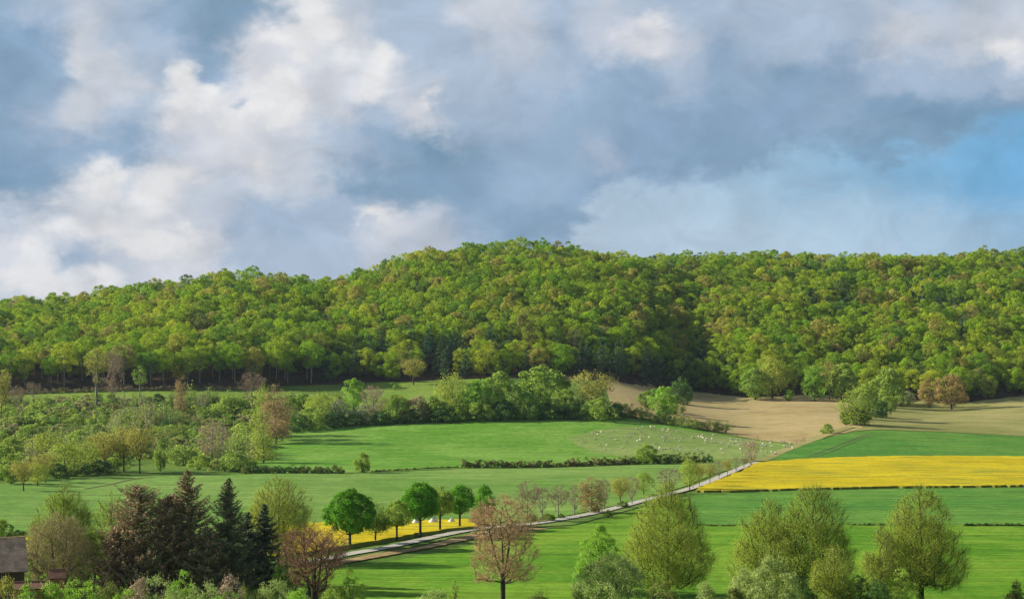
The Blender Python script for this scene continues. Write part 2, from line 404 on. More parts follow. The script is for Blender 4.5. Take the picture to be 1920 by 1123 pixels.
def tree_bare(seed, H, W, twig, bk, n=900, prof=VASE, tb=.2, stems=1, rt=None, per=9, tl=.9, tw=.028, upk=.7, buds=3, bl=.13, fork=None):
    rng = np.random.default_rng(seed)
    A, r, ch, tips = skel(rng, H, tb*H, W/2, prof, n, rt or H*.02, stems, upk, fork=fork)
    Vt, Qt = tubes(ch)
    V, Q = twigs(rng, A, r, tips, per, tl, tw)
    t = np.stack([rng.uniform(0, 1, len(Q)), np.zeros(len(Q))], 1)
    Vl, Ql, tl_ = leaves_on(rng, tips, buds, .4, bl)
    V2 = np.vstack([V, Vl]); Q2 = np.vstack([Q, Ql+len(V)])
    return mesh('trunk', Vt, Qt, [bk], smooth=True), mesh('crown', V2, Q2, [twig], tint=np.vstack([np.pad(t, ((0, 0), (0, 1))), tl_]))
def tree_leafy(seed, H, W, leaf, bk, prof=BALL, tb=.22, nc=110, cr=.9, per=110, ls=.24, n=90, stems=1, rt=None, fork=None):
    rng = np.random.default_rng(seed)
    V, Q, t, C = clumpy(rng, H, tb*H, W/2, prof, nc, cr, per, ls)
    A, r, ch, tips = skel(rng, H*.93, tb*H, W/2*.85, prof, n, rt or H*.024, stems, .6, top=.7, fork=fork)
    Vt, Qt = tubes(ch)
    return mesh('trunk', Vt, Qt, [bk], smooth=True), mesh('crown', V, Q, [leaf], tint=t)
def tree_bush(seed, H, W, leaf, bk, prof=BUSH, nc=60, cr=.8, per=80, ls=.22, spiky=0):
    rng = np.random.default_rng(seed)
    V, Q, t, C = clumpy(rng, H, 0, W/2, prof, nc, cr, per, ls, inner=.15)
    if spiky:
        k = spiky; p = C[rng.integers(0, len(C), k)]+rng.normal(0, .3, (k, 3)); p[:, 2] = np.maximum(p[:, 2], .2)
        d = unit(rdir(rng, k)*.5+unit(p*np.array([1, 1, .2]))*.4+np.array([0, 0, 1.]))
        L = rng.uniform(.5, 1.3, (k, 1))*cr*1.1
        m = 7; s = np.linspace(.2, 1, m)
        PP = (p[:, None]+d[:, None]*L[:, None]*s[None, :, None]).reshape(-1, 3)+rng.normal(0, .05, (k*m, 3))
        V2, Q2 = quads(rng, PP, rdir(rng, k*m), ls*rng.uniform(.7, 1.3, k*m), .5)
        t2 = np.stack([rng.uniform(.3, 1, k*m), np.zeros(k*m), rng.uniform(0, 1, k*m)], 1)
        Q = np.vstack([Q, Q2+len(V)]); V = np.vstack([V, V2]); t = np.vstack([t, t2])
    A, r, ch, tips = skel(rng, H*.85, .15*H, W/2*.7, prof, 30, .07+H*.008, 3 if W > 3 else 1, .6, fork=.1)
    Vt, Qt = tubes(ch)
    return mesh('trunk', Vt, Qt, [bk], smooth=True), mesh('crown', V, Q, [leaf], tint=t)
def tree_conifer(seed, H, W, leaf, bk, step=.34, nb=8, prof=None, tb=.05, ls=.40, dens=1.1, droop=.35, brown=None):
    rng = np.random.default_rng(seed)
    prof = prof or [(0, .8), (.08, 1), (.3, .86), (.55, .6), (.8, .3), (.93, .12), (1, .03)]
    pt, pr = zip(*prof)
    chains = [(np.array([[0, 0, z] for z in np.linspace(0, H, 14)]), np.linspace(H*.016, .02, 14))]
    z = tb*H; P = []; Ds = []; br = []
    while z < H-.15:
        t = (z-tb*H)/(H-tb*H)
        for k in range(nb):
            L = W*.69*np.interp(t, pt, pr)*rng.uniform(.6, 1.16)
            if rng.uniform() < .06: L *= 1.2
            if L < .12: continue
            a = rng.uniform(0, 2*math.pi); n = max(3, int(L/.16*dens)); s = np.linspace(.08, 1, n)
            up = .35*t+.1
            x = L*s; zz = z+L*(up*s-droop*np.sin(s*2.2)*.8*(1-t*.6)+.16*s**3)+rng.normal(0, .05)
            pts = np.stack([x*math.cos(a), x*math.sin(a), zz], 1)
            if n > 3: chains.append((pts[[0, n//2, n-1]], np.array([.035, .022, .01])))
            wv = (.10+.34*(1-s))*L**.5*.75
            for q in range(3):
                side = np.array([-math.sin(a), math.cos(a), 0])
                pp = pts+side*(rng.uniform(-1, 1, n)*wv)[:, None]+rng.normal(0, .05, (n, 3)); pp[:, 2] -= rng.uniform(0, .22, n)
                P.append(pp); Ds.append(np.tile([math.cos(a), math.sin(a), -.25], (n, 1))+side*rng.uniform(-1, 1, (n, 1)))
                br.append(np.full(n, rng.uniform()))
        z += step*rng.uniform(.7, 1.3)
    P = np.vstack(P); Ds = np.vstack(Ds); n = len(P)
    N_ = unit(np.array([0, 0, 1.])+rdir(rng, n)*.75)
    V, Q = quads(rng, P, N_, ls*rng.uniform(.6, 1.4, n), .42, along=unit(Ds))
    t = np.stack([.5*np.concatenate(br)+.5*rng.uniform(0, 1, n), np.zeros(n), rng.uniform(0, 1, n)], 1)
    mats = [leaf]; mi = None
    if brown:
        mats.append(brown); mi = (rng.uniform(0, 1, n) < .45).astype(int)
    Vt, Qt = tubes(chains)
    return mesh('trunk', Vt, Qt, [bk], smooth=True), mesh('crown', V, Q, mats, mi=mi, tint=t)

def plant(name, label, cat, px, base, top, w, gen, group=None, refs=None, parts=True, **kw):
    """unique plant: position from where its foot meets the ground, real height and width in metres"""
    x, y, z = at(px, base); H = (base-top)*y/F; W = w*y/F
    tr, cr = gen(H=H, W=W, **kw)
    e = empty(name, (x, y, z)); tag(e, label, cat, group)
    if parts: ob('trunk', tr, e)
    ob('crown', cr, e)
    return e
PROTO = {}
def proto(key):
    """(trunk mesh, crown mesh, H, W) shared by the far trees"""
    if key in PROTO: return PROTO[key]
    k, i = key; s = 100+i*17+sum(map(ord, k))
    P = {
      'round': lambda: (tree_leafy(s, 9, 8, L_green, bark, nc=60, cr=1.2, per=75, ls=.42, tb=.04), 9, 8),
      'bright': lambda: (tree_leafy(s, 9, 7, L_bright, bark, nc=50, cr=1.2, per=75, ls=.4, tb=.03), 9, 7),
      'olive': lambda: (tree_budding(s, 9, 8, L_bud, bark, n=260, prof=BALL, tb=.15, per=14, ls=.36, spread=.5), 9, 8),
      'tan': lambda: (tree_budding(s, 9, 8, L_budtan, bark, n=260, prof=VASE, tb=.3, per=12, ls=.34, spread=.5, stems=2), 9, 8),
      'pink': lambda: (tree_budding(s, 12, 6, L_pink, bark_pale, n=260, prof=COLUMN, tb=.08, per=18, ls=.36, spread=.5), 12, 6),
      'column': lambda: (tree_budding(s, 12, 6, L_bud, bark_pale, n=260, prof=COLUMN, tb=.06, per=18, ls=.36, spread=.5), 12, 6),
      'bare': lambda: (tree_bare(s, 9, 7, twig_mauve, bark_pale, n=230, per=8, tl=1., tw=.05, buds=2, bl=.2), 9, 7),
      'baregrey': lambda: (tree_bare(s, 9, 7, twig_grey, bark_pale, n=230, per=9, tl=1., tw=.05, buds=4, bl=.22, tb=.1), 9, 7),
      'bush': lambda: (tree_bush(s, 5, 7, L_scrub, bark, nc=45, cr=1., per=60, ls=.36), 5, 7),
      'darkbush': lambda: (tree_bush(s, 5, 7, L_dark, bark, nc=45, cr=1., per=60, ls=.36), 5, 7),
      'greenbush': lambda: (tree_bush(s, 5, 7, L_green, bark, nc=45, cr=1., per=60, ls=.36), 5, 7),
      'olivebush': lambda: (tree_bush(s, 5, 7, L_maplemix, bark, nc=45, cr=1., per=60, ls=.36), 5, 7),
      'blossom': lambda: (tree_bush(s, 4, 5, L_blossom, bark, nc=35, cr=.9, per=50, ls=.3), 4, 5),
      'copper': lambda: (tree_leafy(s, 13, 12, L_orange, bark, nc=60, cr=1.5, per=80, ls=.42, tb=.1), 13, 12),
      'tallthin': lambda: (tree_budding(s, 20, 8, L_budtan, bark_pale, n=200, prof=VASE, tb=.42, per=12, ls=.42, spread=.55, stems=2), 20, 8),
      'tallgreen': lambda: (tree_leafy(s, 14, 7, L_green, bark_pale, nc=30, cr=1.3, per=60, ls=.42, tb=.4, prof=COLUMN), 14, 7),
    }[k]()
    PROTO[key] = (P[0][0], P[0][1], P[1], P[2]); return PROTO[key]
def far(name, label, cat, kind, px, base, top, w, group=None, i=0, rz=None):
    x, y, z = at(px, base); H = (base-top)*y/F; W = w*y/F
    tr, cr, h, ww = proto((kind, i))
    e = empty(name, (x, y, z), R0.uniform(0, 6.28) if rz is None else rz, (W/ww, W/ww, H/h)); tag(e, label, cat, group)
    ob('trunk', tr, e); ob('crown', cr, e)
    return e

# ------------------------------------------------------------------ ground sheet
def axis(lo, hi, step, far_lo, far_hi):
    a = list(np.arange(lo, hi+.1, step)); s = step; v = hi; w = lo; left = []; 
    while v < far_hi: s *= 1.35; v += s; a.append(v)
    s = step
    while w > far_lo: s *= 1.35; w -= s; left.append(w)
    return np.array(left[::-1]+a)
xs = axis(-560, 560, 5, -7000, 7000); ys = axis(0, 1500, 5, -1500, 12000)
X, Y = np.meshgrid(xs, ys); ZZ = gz(X, Y)
nx, ny = len(xs), len(ys)
ii = (np.arange(ny-1)[:, None]*nx+np.arange(nx-1)[None]).ravel()
M_ground = fieldmat('rough_meadow', (.075, .15, .022), (.13, .20, .035), patch=.02, fine=.6, line=.1, bump=.4)
g = ob('ground', mesh('ground', np.stack([X.ravel(), Y.ravel(), ZZ.ravel()], 1), np.stack([ii, ii+1, ii+nx+1, ii+nx], 1), [M_ground], smooth=True))
tag(g, 'rough green meadow land running from the valley up under the wooded hill', kind='structure')

# ------------------------------------------------------------------ fields (each a sheet lying on the ground)
def densify(px, step):
    out = []
    for (a, b), (c, d) in zip(px, px[1:]+px[:1]):
        n = max(1, int(max(abs(c-a), abs(d-b)*3)/step))
        out += [(a+(c-a)*k/n, b+(d-b)*k/n) for k in range(n)]
    return out
def inside(P, poly):
    x, y = P[:, 0], P[:, 1]; r = np.zeros(len(P), bool); n = len(poly)
    for i in range(n):
        x1, y1 = poly[i]; x2, y2 = poly[(i+1) % n]
        c = ((y1 > y) != (y2 > y)) & (x < (x2-x1)*(y-y1)/((y2-y1) or 1e-12)+x1); r ^= c
    return r
def sheet(name, label, px, h, mat, step=14, cell=8, skirt=None, world=None):
    poly = world or [at(a, b)[:2] for a, b in densify(px, step)]
    if skirt:
        jr = np.random.default_rng(5); poly = [(a+jr.uniform(-.7, .7), b+jr.uniform(-1.1, 1.1)) for a, b in poly]
    P = np.array(poly); lo = P.min(0); hi = P.max(0)
    gx, gy = np.meshgrid(np.arange(lo[0], hi[0], cell), np.arange(lo[1], hi[1], cell))
    G = np.stack([gx.ravel(), gy.ravel()], 1); G = G[inside(G, poly)]
    if len(G):
        dm = np.full(len(G), 1e9)
        for q in P: dm = np.minimum(dm, np.hypot(G[:, 0]-q[0], G[:, 1]-q[1]))
        G = G[dm > cell*.3]
    V = [Vector(p) for p in poly]+[Vector(p) for p in G.tolist()]
    n = len(poly)
    r = delaunay_2d_cdt(V, [(i, (i+1) % n) for i in range(n)], [], 1, 1e-4)
    W = np.array([(v.x, v.y) for v in r[0]]); z = gz(W[:, 0], W[:, 1])+h
    VV = np.column_stack([W, z]); tri = np.array([f for f in r[2] if len(f) == 3])
    a, b, c = W[tri[:, 0]], W[tri[:, 1]], W[tri[:, 2]]
    fl = ((b-a)[:, 0]*(c-a)[:, 1]-(b-a)[:, 1]*(c-a)[:, 0]) < 0; tri[fl] = tri[fl][:, ::-1]
    faces = [tri]; mi = [0]*len(tri)
    if skirt:
        k = len(VV); B = np.array(poly); zb = gz(B[:, 0], B[:, 1])
        VV = np.vstack([VV, np.column_stack([B, zb+h]), np.column_stack([B, zb-.3])])
        i = np.arange(n); j = (i+1) % n
        faces.append(np.stack([k+i, k+n+i, k+n+j, k+j], 1)); mi += [1]*n
    me = mesh(name, VV, faces, [mat]+([skirt] if skirt else []), mi=mi, smooth=False)
    me.polygons.foreach_set('use_smooth', [m == 0 for m in mi])
    o = ob(name, me); tag(o, label, kind='structure'); return o

M_wheat = fieldmat('crop_wheat', (.125, .245, .042), (.19, .30, .065), tram=21, period=3.2, ang=4, line=.5, fine=.5, patch=.012, patchamt=.35)
M_wheat2 = fieldmat('crop_deep_green', (.075, .205, .030), (.125, .255, .04), tram=24, period=3.2, ang=-3, line=.5, fine=.5, patch=.012, patchamt=.35)
M_bright = fieldmat('crop_bright', (.09, .225, .015), (.17, .295, .026), tram=18, period=2.2, ang=1, line=.5, fine=.8, patch=.02, patchamt=.35)
M_pasture = fieldmat('pasture_grass', (.105, .25, .025), (.17, .31, .05), period=9, ang=0, line=.3, fine=.5, patch=.025, patchamt=.45)
M_grazed = fieldmat('grazed_grass', (.175, .26, .06), (.235, .305, .085), period=9, ang=0, line=.15, fine=.5, patch=.03, patchamt=.5)
M_rape = fieldmat('rape_blossom', (.44, .35, .010), (.57, .455, .016), period=6, ang=0, line=.15, fine=.9, patch=.02, patchamt=.35, spots=(.5, .68, .10, .55, (.26, .27, .03), 12), tram=26)
M_rapestem = plain('rape_stems', (.13, .18, .02), (.24, .24, .025), 1.2)
M_soil = fieldmat('field_soil', (.33, .235, .11), (.38, .31, .13), (.43, .325, .16), grain=.14, period=1.6, ang=8, line=.3, fine=.35, patch=.015, patchamt=.4)
M_soilgreen = fieldmat('field_stubble', (.23, .235, .07), (.33, .30, .115), grain=.15, period=4, ang=0, line=.3, fine=.4, patch=.008, patchamt=.5)
M_soilstrip = fieldmat('soil_strip', (.26, .19, .085), (.36, .26, .13), period=2, ang=20, line=.35, fine=.8, patch=.03, patchamt=.35)
M_road = plain('gravel_track', (.38, .355, .29), (.52, .49, .42), .8)
M_verge = fieldmat('verge_grass', (.10, .19, .03), (.17, .25, .06), fine=.9, patch=.05, line=.1, bump=.5)
M_upmead = fieldmat('upper_meadow', (.14, .23, .03), (.20, .28, .05), fine=.4, patch=.03, line=.2)

sheet('wheat_field', 'wide pale green crop field between the hedges and the avenue of trees',
      [(-500, 925), (-200, 915), (0, 908), (120, 897), (300, 893), (460, 890), (640, 889), (740, 886), (860, 880), (1000, 879), (1200, 872), (1290, 869), (1390, 862), (1398, 872), (1340, 889), (1285, 912), (1180, 943), (1060, 968), (985, 978), (880, 981), (600, 992), (300, 1008), (0, 1030), (-500, 1060)], .18, M_wheat)
sheet('bright_green_field', 'saturated green crop field filling the foreground beyond the near trees',
      [(-500, 1500), (-500, 1075), (0, 1068), (500, 1066), (640, 1066), (740, 1052), (890, 1023), (1010, 994), (1080, 986), (1200, 954), (1290, 932), (1300, 986), (1500, 985), (2500, 985), (2500, 1500)], .15, M_bright, step=30)
sheet('deep_green_field', 'blue-green crop field below the yellow field on the right',
      [(1302, 984.8), (1294, 931), (1310, 927), (1500, 921), (1700, 917), (2500, 913), (2500, 984.8), (1500, 984.8)], .17, M_wheat2)
sheet('rape_field', 'large flowering yellow rapeseed field on the right slope',
      [(1302, 923), (1345, 903), (1390, 885), (1420, 870), (1500, 863), (1600, 859), (1700, 857), (1920, 858), (2500, 861), (2500, 911), (1920, 913), (1700, 915), (1500, 919), (1380, 923)], .65, M_rape, skirt=M_rapestem, step=7)
sheet('rape_field', 'narrow flowering yellow rapeseed strip behind the round green trees',
      [(500, 1020), (512, 994), (560, 989), (640, 983), (780, 983), (880, 980), (899, 983), (885, 993), (790, 1006), (655, 1030), (560, 1046), (505, 1052)], .9, M_rape, skirt=M_rapestem, step=10, cell=5)
sheet('rape_field', 'short yellow rapeseed strip showing above the barn roof', [(16, 1017), (30, 1010), (120, 1008), (170, 1012), (120, 1020), (20, 1020)], .9, M_rape, skirt=M_rapestem, step=8, cell=5)
sheet('upper_green_field', 'deep green crop field between the yellow field and the bare slope',
      [(1432, 865), (1500, 838), (1540, 824), (1590, 812), (1640, 807), (1750, 811), (1920, 819), (2500, 835), (2500, 859), (1920, 856), (1700, 855), (1600, 857), (1500, 861)], .2, M_wheat2)
sheet('bare_field', 'tan bare earth field below the wooded hill',
      [(1130, 700), (1210, 708), (1290, 735), (1400, 742), (1500, 738), (1590, 738), (1600, 775), (1580, 790), (1620, 800), (1590, 811), (1535, 822), (1495, 833), (1430, 826), (1365, 814), (1300, 800), (1220, 786), (1150, 775), (1138, 735)], .1, M_soil)
sheet('stubble_field', 'olive tan field on the slope at the far right',
      [(1592, 809), (1622, 799), (1584, 789), (1604, 774), (1600, 745), (1700, 748), (1800, 756), (1920, 738), (2500, 728), (2500, 833), (1920, 817), (1750, 809), (1640, 805)], .1, M_soilgreen)
sheet('pasture', 'bright green pasture in the middle distance where the sheep graze at one end',
      [(470, 893), (480, 850), (520, 808), (560, 796), (640, 790), (800, 782), (1000, 779), (1150, 781), (1220, 790), (1350, 815), (1430, 828), (1494, 834), (1432, 864), (1392, 861), (1340, 866), (1200, 870), (860, 878), (740, 884), (640, 887)], .12, M_pasture)
sheet('grazed_pasture', 'paler grazed end of the pasture scattered with sheep',
      [(1065, 820), (1120, 806), (1180, 800), (1250, 803), (1340, 815), (1430, 828), (1490, 835), (1430, 862), (1340, 862), (1240, 862), (1160, 856), (1110, 848), (1080, 835)], .2, M_grazed, step=8)
sheet('upper_meadow', 'yellow green meadow strip under the left end of the wood',
      [(-400, 752), (0, 741), (100, 737), (300, 733), (460, 731), (560, 738), (640, 745), (640, 768), (470, 758), (300, 757), (-400, 775)], .14, M_upmead)
sheet('hill_meadow', 'small meadow patch between the wood and the belt of shrubs',
      [(640, 728), (720, 712), (840, 706), (900, 710), (900, 745), (740, 760), (660, 760)], .14, M_upmead)
sheet('soil_strip', 'brown ploughed strip along the near side of the farm track',
      [(560, 1078), (640, 1052), (700, 1040), (790, 1026), (890, 1000), (950, 993), (1020, 991), (1030, 993), (960, 998), (890, 1011), (800, 1030), (740, 1041), (650, 1057)], .22, M_soilstrip, step=8, cell=4)
sheet('verge', 'grass verge beside the farm track below the round trees',
      [(560, 1050), (655, 1031), (790, 1007), (885, 993), (900, 984), (985, 979), (1060, 969), (1180, 944), (1285, 914), (1300, 916), (1200, 951), (1080, 984), (960, 991), (880, 1002), (780, 1025), (690, 1041), (560, 1062)], .14, M_verge, step=10, cell=5)
# track: a ribbon with real width
def ribbon(name, label, px, width, h, mat):
    P = np.array([at(a, b)[:2] for a, b in px]); s = np.concatenate([[0], np.cumsum(np.hypot(*np.diff(P, axis=0).T))])
    q = np.arange(0, s[-1], 2.5); C = np.stack([np.interp(q, s, P[:, 0]), np.interp(q, s, P[:, 1])], 1)
    C[:, 0] = blur(C[:, :1].copy(), 0, 8)[:, 0]; C[:, 1] = blur(C[:, 1:].copy(), 0, 8)[:, 0]
    T = unit(np.gradient(C, axis=0)); Nn = np.stack([-T[:, 1], T[:, 0]], 1)
    k = 5; rows = []
    for t in np.linspace(-.5, .5, k):
        p = C+Nn*(t*width*(1+.06*np.sin(q*.3)))[:, None] if np.ndim(width) else C+Nn*(t*width*(1+.05*np.sin(q*.31+t)))[:, None]
        rows.append(np.column_stack([p, gz(p[:, 0], p[:, 1])+h]))
    V = np.stack(rows, 1).reshape(-1, 3); n = len(C)
    i = (np.arange(n-1)[:, None]*k+np.arange(k-1)[None]).ravel()
    o = ob(name, mesh(name, V, np.stack([i, i+1, i+k+1, i+k], 1), [mat])); tag(o, label, kind='structure'); return o
ribbon('farm_track', 'pale gravel farm track climbing past the avenue of trees',
       [(520, 1066), (600, 1054), (650, 1041), (720, 1031), (790, 1014), (885, 994), (950, 988), (1000, 985), (1070, 972), (1120, 963), (1180, 947), (1230, 934), (1290, 919), (1330, 904), (1362, 890), (1392, 877), (1420, 866)], 2.9, .34, M_road)
ribbon('grass_track', 'worn grassy track climbing beside the upper green field', [(1420, 866), (1460, 849), (1500, 834), (1560, 812), (1600, 800)], 5, .28, M_soilgreen)
M_rut = plain('wheel_rut', (.11, .15, .045), (.16, .18, .06), 1.)
ribbon('wheel_track', 'thin wheel rut in the upper green field, upper one of the pair', [(1508, 858), (1560, 840), (1628, 814)], .6, .30, M_rut)
ribbon('wheel_track', 'thin wheel rut in the upper green field, lower one of the pair', [(1517, 860), (1570, 842), (1637, 815)], .6, .30, M_rut)
ribbon('wheel_track', 'faint curved wheel rut across the pale green crop field on the left', [(150, 919), (200, 911), (240, 901), (270, 896), (320, 894)], 1.2, .30, M_rut)

# ------------------------------------------------------------------ forest on the hill
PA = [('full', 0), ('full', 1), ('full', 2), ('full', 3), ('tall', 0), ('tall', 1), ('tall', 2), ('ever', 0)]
def forest_proto(k, i, hi):
    rng = np.random.default_rng(900+i*7+sum(map(ord, k)))
    f = 1 if hi else 0
    if k == 'full': V, Q, t, C = clumpy(rng, 20, .5, 7.6, [(0, .62), (.2, .85), (.5, 1), (.72, .93), (.88, .66), (1, .25)], 62, 2.3, 110 if hi else 54, .50 if hi else .74, inner=.08)
    elif k == 'tall': V, Q, t, C = clumpy(rng, 23, 8, 7.0, [(0, .4), (.2, .8), (.5, 1), (.72, .9), (.88, .66), (1, .25)], 46, 2.1, 104 if hi else 52, .50 if hi else .74, inner=.1)
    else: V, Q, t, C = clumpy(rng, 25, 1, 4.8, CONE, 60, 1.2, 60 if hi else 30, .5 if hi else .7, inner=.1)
    H = {'full': 17, 'tall': 20, 'ever': 20}[k]
    s = 2 if k == 'tall' else 1
    A, r, ch, tips = skel(rng, H, 9 if k == 'tall' else 4, 3.5, BALL, 14, .3, 1, .6, top=.8, fork=8)
    Vt, Qt = tubes(ch)
    return Vt, Qt, V, Q, t
FH = {p: forest_proto(*p, True) for p in PA}; FL = {p: forest_proto(*p, False) for p in PA}
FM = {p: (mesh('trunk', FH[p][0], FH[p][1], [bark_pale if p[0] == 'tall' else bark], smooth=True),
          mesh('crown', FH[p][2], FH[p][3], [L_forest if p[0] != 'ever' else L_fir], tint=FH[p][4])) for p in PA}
pts = []
sp = 11.3
for r_, yv in enumerate(np.arange(880, 1340, sp*.9)):
    for xv in np.arange(-620, 620, sp):
        x = xv+(r_ % 2)*sp/2+R0.uniform(-3, 3); y = yv+R0.uniform(-3, 3); u = 960+F*x/y
        if not -330 < u < 2250: continue
        de = np.interp(u, E_u, E_D)+3; dr = np.interp(u, RD_u, RD_D)+22
        if de < y < dr: pts.append((x, y, u, y-de))
pts.sort(key=lambda p: p[1]*(1+0*p[0]) + (p[3]*.6))
nind = 300; cnts = {}
def fp(p):
    x, y, u, e = p
    a = R0.uniform()
    if u < 600 and e < 60: return PA[4+int(R0.integers(3))] if a < .85 else PA[int(R0.integers(4))]
    if 520 < u < 1370 and e < 42 and a < .55: return PA[7]  # front conifers massed so their dark needles also stand in for lower-wall shade
    if (1700 < u < 1800 or 1480 < u < 1600) and 130 < e < 260 and a < .3: return PA[7]
    if a < .02 and e < 160: return PA[7]
    return PA[int(R0.integers(4))] if a < .8 or e < 30 else PA[4+int(R0.integers(3))]
ind = [p for p in pts if -20 < p[2] < 1940][:nind]; S_ = set(map(id, ind)); rest = [p for p in pts if id(p) not in S_]
for p in ind:
    k = fp(p); x, y, u, e = p
    s = R0.uniform(.72, .98); edge = e < 12
    if k[0] == 'tall': s *= 1.1
    el = empty('forest_tree', (x, y, float(gz(x, y))-.2), R0.uniform(0, 6.28), (s*R0.uniform(.9, 1.1), s*R0.uniform(.9, 1.1), s*R0.uniform(.9, 1.08)))
    kind = {'full': 'round low-crowned', 'tall': 'high-crowned', 'ever': 'narrow dark'}[k[0]]
    where = 'at the left end' if u < 420 else 'left of the middle' if u < 800 else 'above the belt of shrubs' if u < 1160 else 'behind the bare tan field' if u < 1600 else 'at the right end'
    row = 'on the wood front' if e < 14 else 'behind the front row'
    tag(el, f'{kind} forest tree {row} {where}', 'tree', f'{kind} forest trees {row} {where}')
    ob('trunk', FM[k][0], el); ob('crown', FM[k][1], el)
def merge(name, items, protos, mats_of, label, kind='stuff'):
    Vs = []; Qs = []; Ts = []; MI = []; b = 0
    for (x, y, z, rz, sx, sz, k, tr) in items:
        Vt, Qt, V, Q, t = protos[k]
        c, s = math.cos(rz), math.sin(rz)
        for (VV, QQ, isleaf) in ((Vt, Qt, 0), (V, Q, 1)):
            if VV is None: continue
            W = np.empty((len(VV), 3), np.float32)
            W[:, 0] = (VV[:, 0]*c-VV[:, 1]*s)*sx+x; W[:, 1] = (VV[:, 0]*s+VV[:, 1]*c)*sx+y; W[:, 2] = VV[:, 2]*sz+z
            Vs.append(W); Qs.append(QQ+b); b += len(VV)
            if isleaf:
                tt = t.copy(); tt[:, 1] = tr; Ts.append(tt); MI.append(np.full(len(QQ), mats_of(k)))
            else: Ts.append(np.zeros((len(QQ), 3))); MI.append(np.zeros(len(QQ), int))
    return Vs, Qs, Ts, MI
items = []
for p in rest:
    k = fp(p); x, y, u, e = p; s = R0.uniform(.70, .98) if np.interp(u, RD_u, RD_D)-y > 20 else R0.uniform(.82, .90)
    items.append((x, y, float(gz(x, y))-.3, R0.uniform(0, 6.28), s, s*R0.uniform(.9, 1.12), k, R0.uniform()))
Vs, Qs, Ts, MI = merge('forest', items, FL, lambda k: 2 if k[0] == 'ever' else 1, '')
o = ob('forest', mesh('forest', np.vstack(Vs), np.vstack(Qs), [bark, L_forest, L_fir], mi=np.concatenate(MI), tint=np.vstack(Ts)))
tag(o, 'dense spring green broadleaf forest covering the upper slope of the hill', 'forest', kind='stuff')
# forest floor: dark litter sheet under the trees
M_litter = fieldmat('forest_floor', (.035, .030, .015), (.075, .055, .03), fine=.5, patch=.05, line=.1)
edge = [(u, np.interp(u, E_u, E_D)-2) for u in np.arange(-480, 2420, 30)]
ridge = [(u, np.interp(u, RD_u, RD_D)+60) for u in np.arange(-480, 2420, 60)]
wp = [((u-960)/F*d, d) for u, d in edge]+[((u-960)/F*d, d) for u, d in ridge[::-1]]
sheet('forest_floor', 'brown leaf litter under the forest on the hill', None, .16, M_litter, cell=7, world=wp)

# ------------------------------------------------------------------ scrub on the left slope
def scr(i):
    rng = np.random.default_rng(400+i)
    if i < 4: V, Q, t, C = clumpy(rng, 3.4, 0, 2.3, BUSH, 16, .75, 34, .42, inner=.1)
    else:     # sapling clump: pale stems with sparse leaves
        C = rng.normal(0, 1.1, (9, 2)); tips = np.column_stack([C, rng.uniform(2.5, 6.2, 9)])
        ln = np.concatenate([np.linspace(.15, 1, 12)[:, None]*t_[None]*np.array([0, 0, 1])+np.array([t_[0], t_[1], 0]) for t_ in tips])
        V, Q, t = leaves_on(rng, ln, 4, .32, .36)
        Vt, Qt = tubes([(np.array([[t_[0], t_[1], 0], [t_[0]+.1, t_[1], t_[2]*.5], [t_[0], t_[1], t_[2]]]), np.array([.07, .05, .03])) for t_ in tips])
        return Vt, Qt, V, Q, t
    return None, None, V, Q, t
SP = {i: scr(i) for i in range(7)}
poly = [at(a, b)[:2] for a, b in densify([(-330, 905), (-330, 768), (-60, 760), (60, 752), (200, 757), (330, 760), (420, 756), (480, 750), (545, 752), (560, 790), (535, 800), (500, 812), (490, 850), (480, 884), (400, 884), (360, 866), (240, 868), (200, 888), (90, 894)], 20)]
P = np.array(poly); N0 = 2900
G = np.column_stack([R0.uniform(P[:, 0].min(), P[:, 0].max(), N0*2), R0.uniform(P[:, 1].min(), P[:, 1].max(), N0*2)]); G = G[inside(G, poly)][:N0]
nz = lambda x, y, s: .5+.25*(np.sin(x*s+1.3)+np.cos(y*s*1.3+.5*np.sin(x*s*2.1)))
items = []
for x, y in G.tolist():
    a = nz(x, y, .07); k = int(R0.integers(4)) if a < .62 or R0.uniform() < .45 else 4+int(R0.integers(3))
    s = R0.uniform(.45, 1.5)*(.6+.9*nz(x, y, .11))
    items.append((x, y, float(gz(x, y))-.1, R0.uniform(0, 6.28), s, s*R0.uniform(.75, 1.2), k, (nz(x, y, .045)+R0.uniform(-.22, .22)) % 1))
Vs, Qs, Ts, MI = merge('scrub', items, SP, lambda k: 1, '')
o = ob('scrub', mesh('scrub', np.vstack(Vs), np.vstack(Qs), [bark_pale, L_scrub], mi=np.concatenate(MI), tint=np.vstack(Ts)))
tag(o, 'tangled green and tan scrub covering the slope at the left', 'scrub', kind='stuff')

# ------------------------------------------------------------------ near trees and bushes (each its own growth)
T = 'tree'; B_ = 'bush'
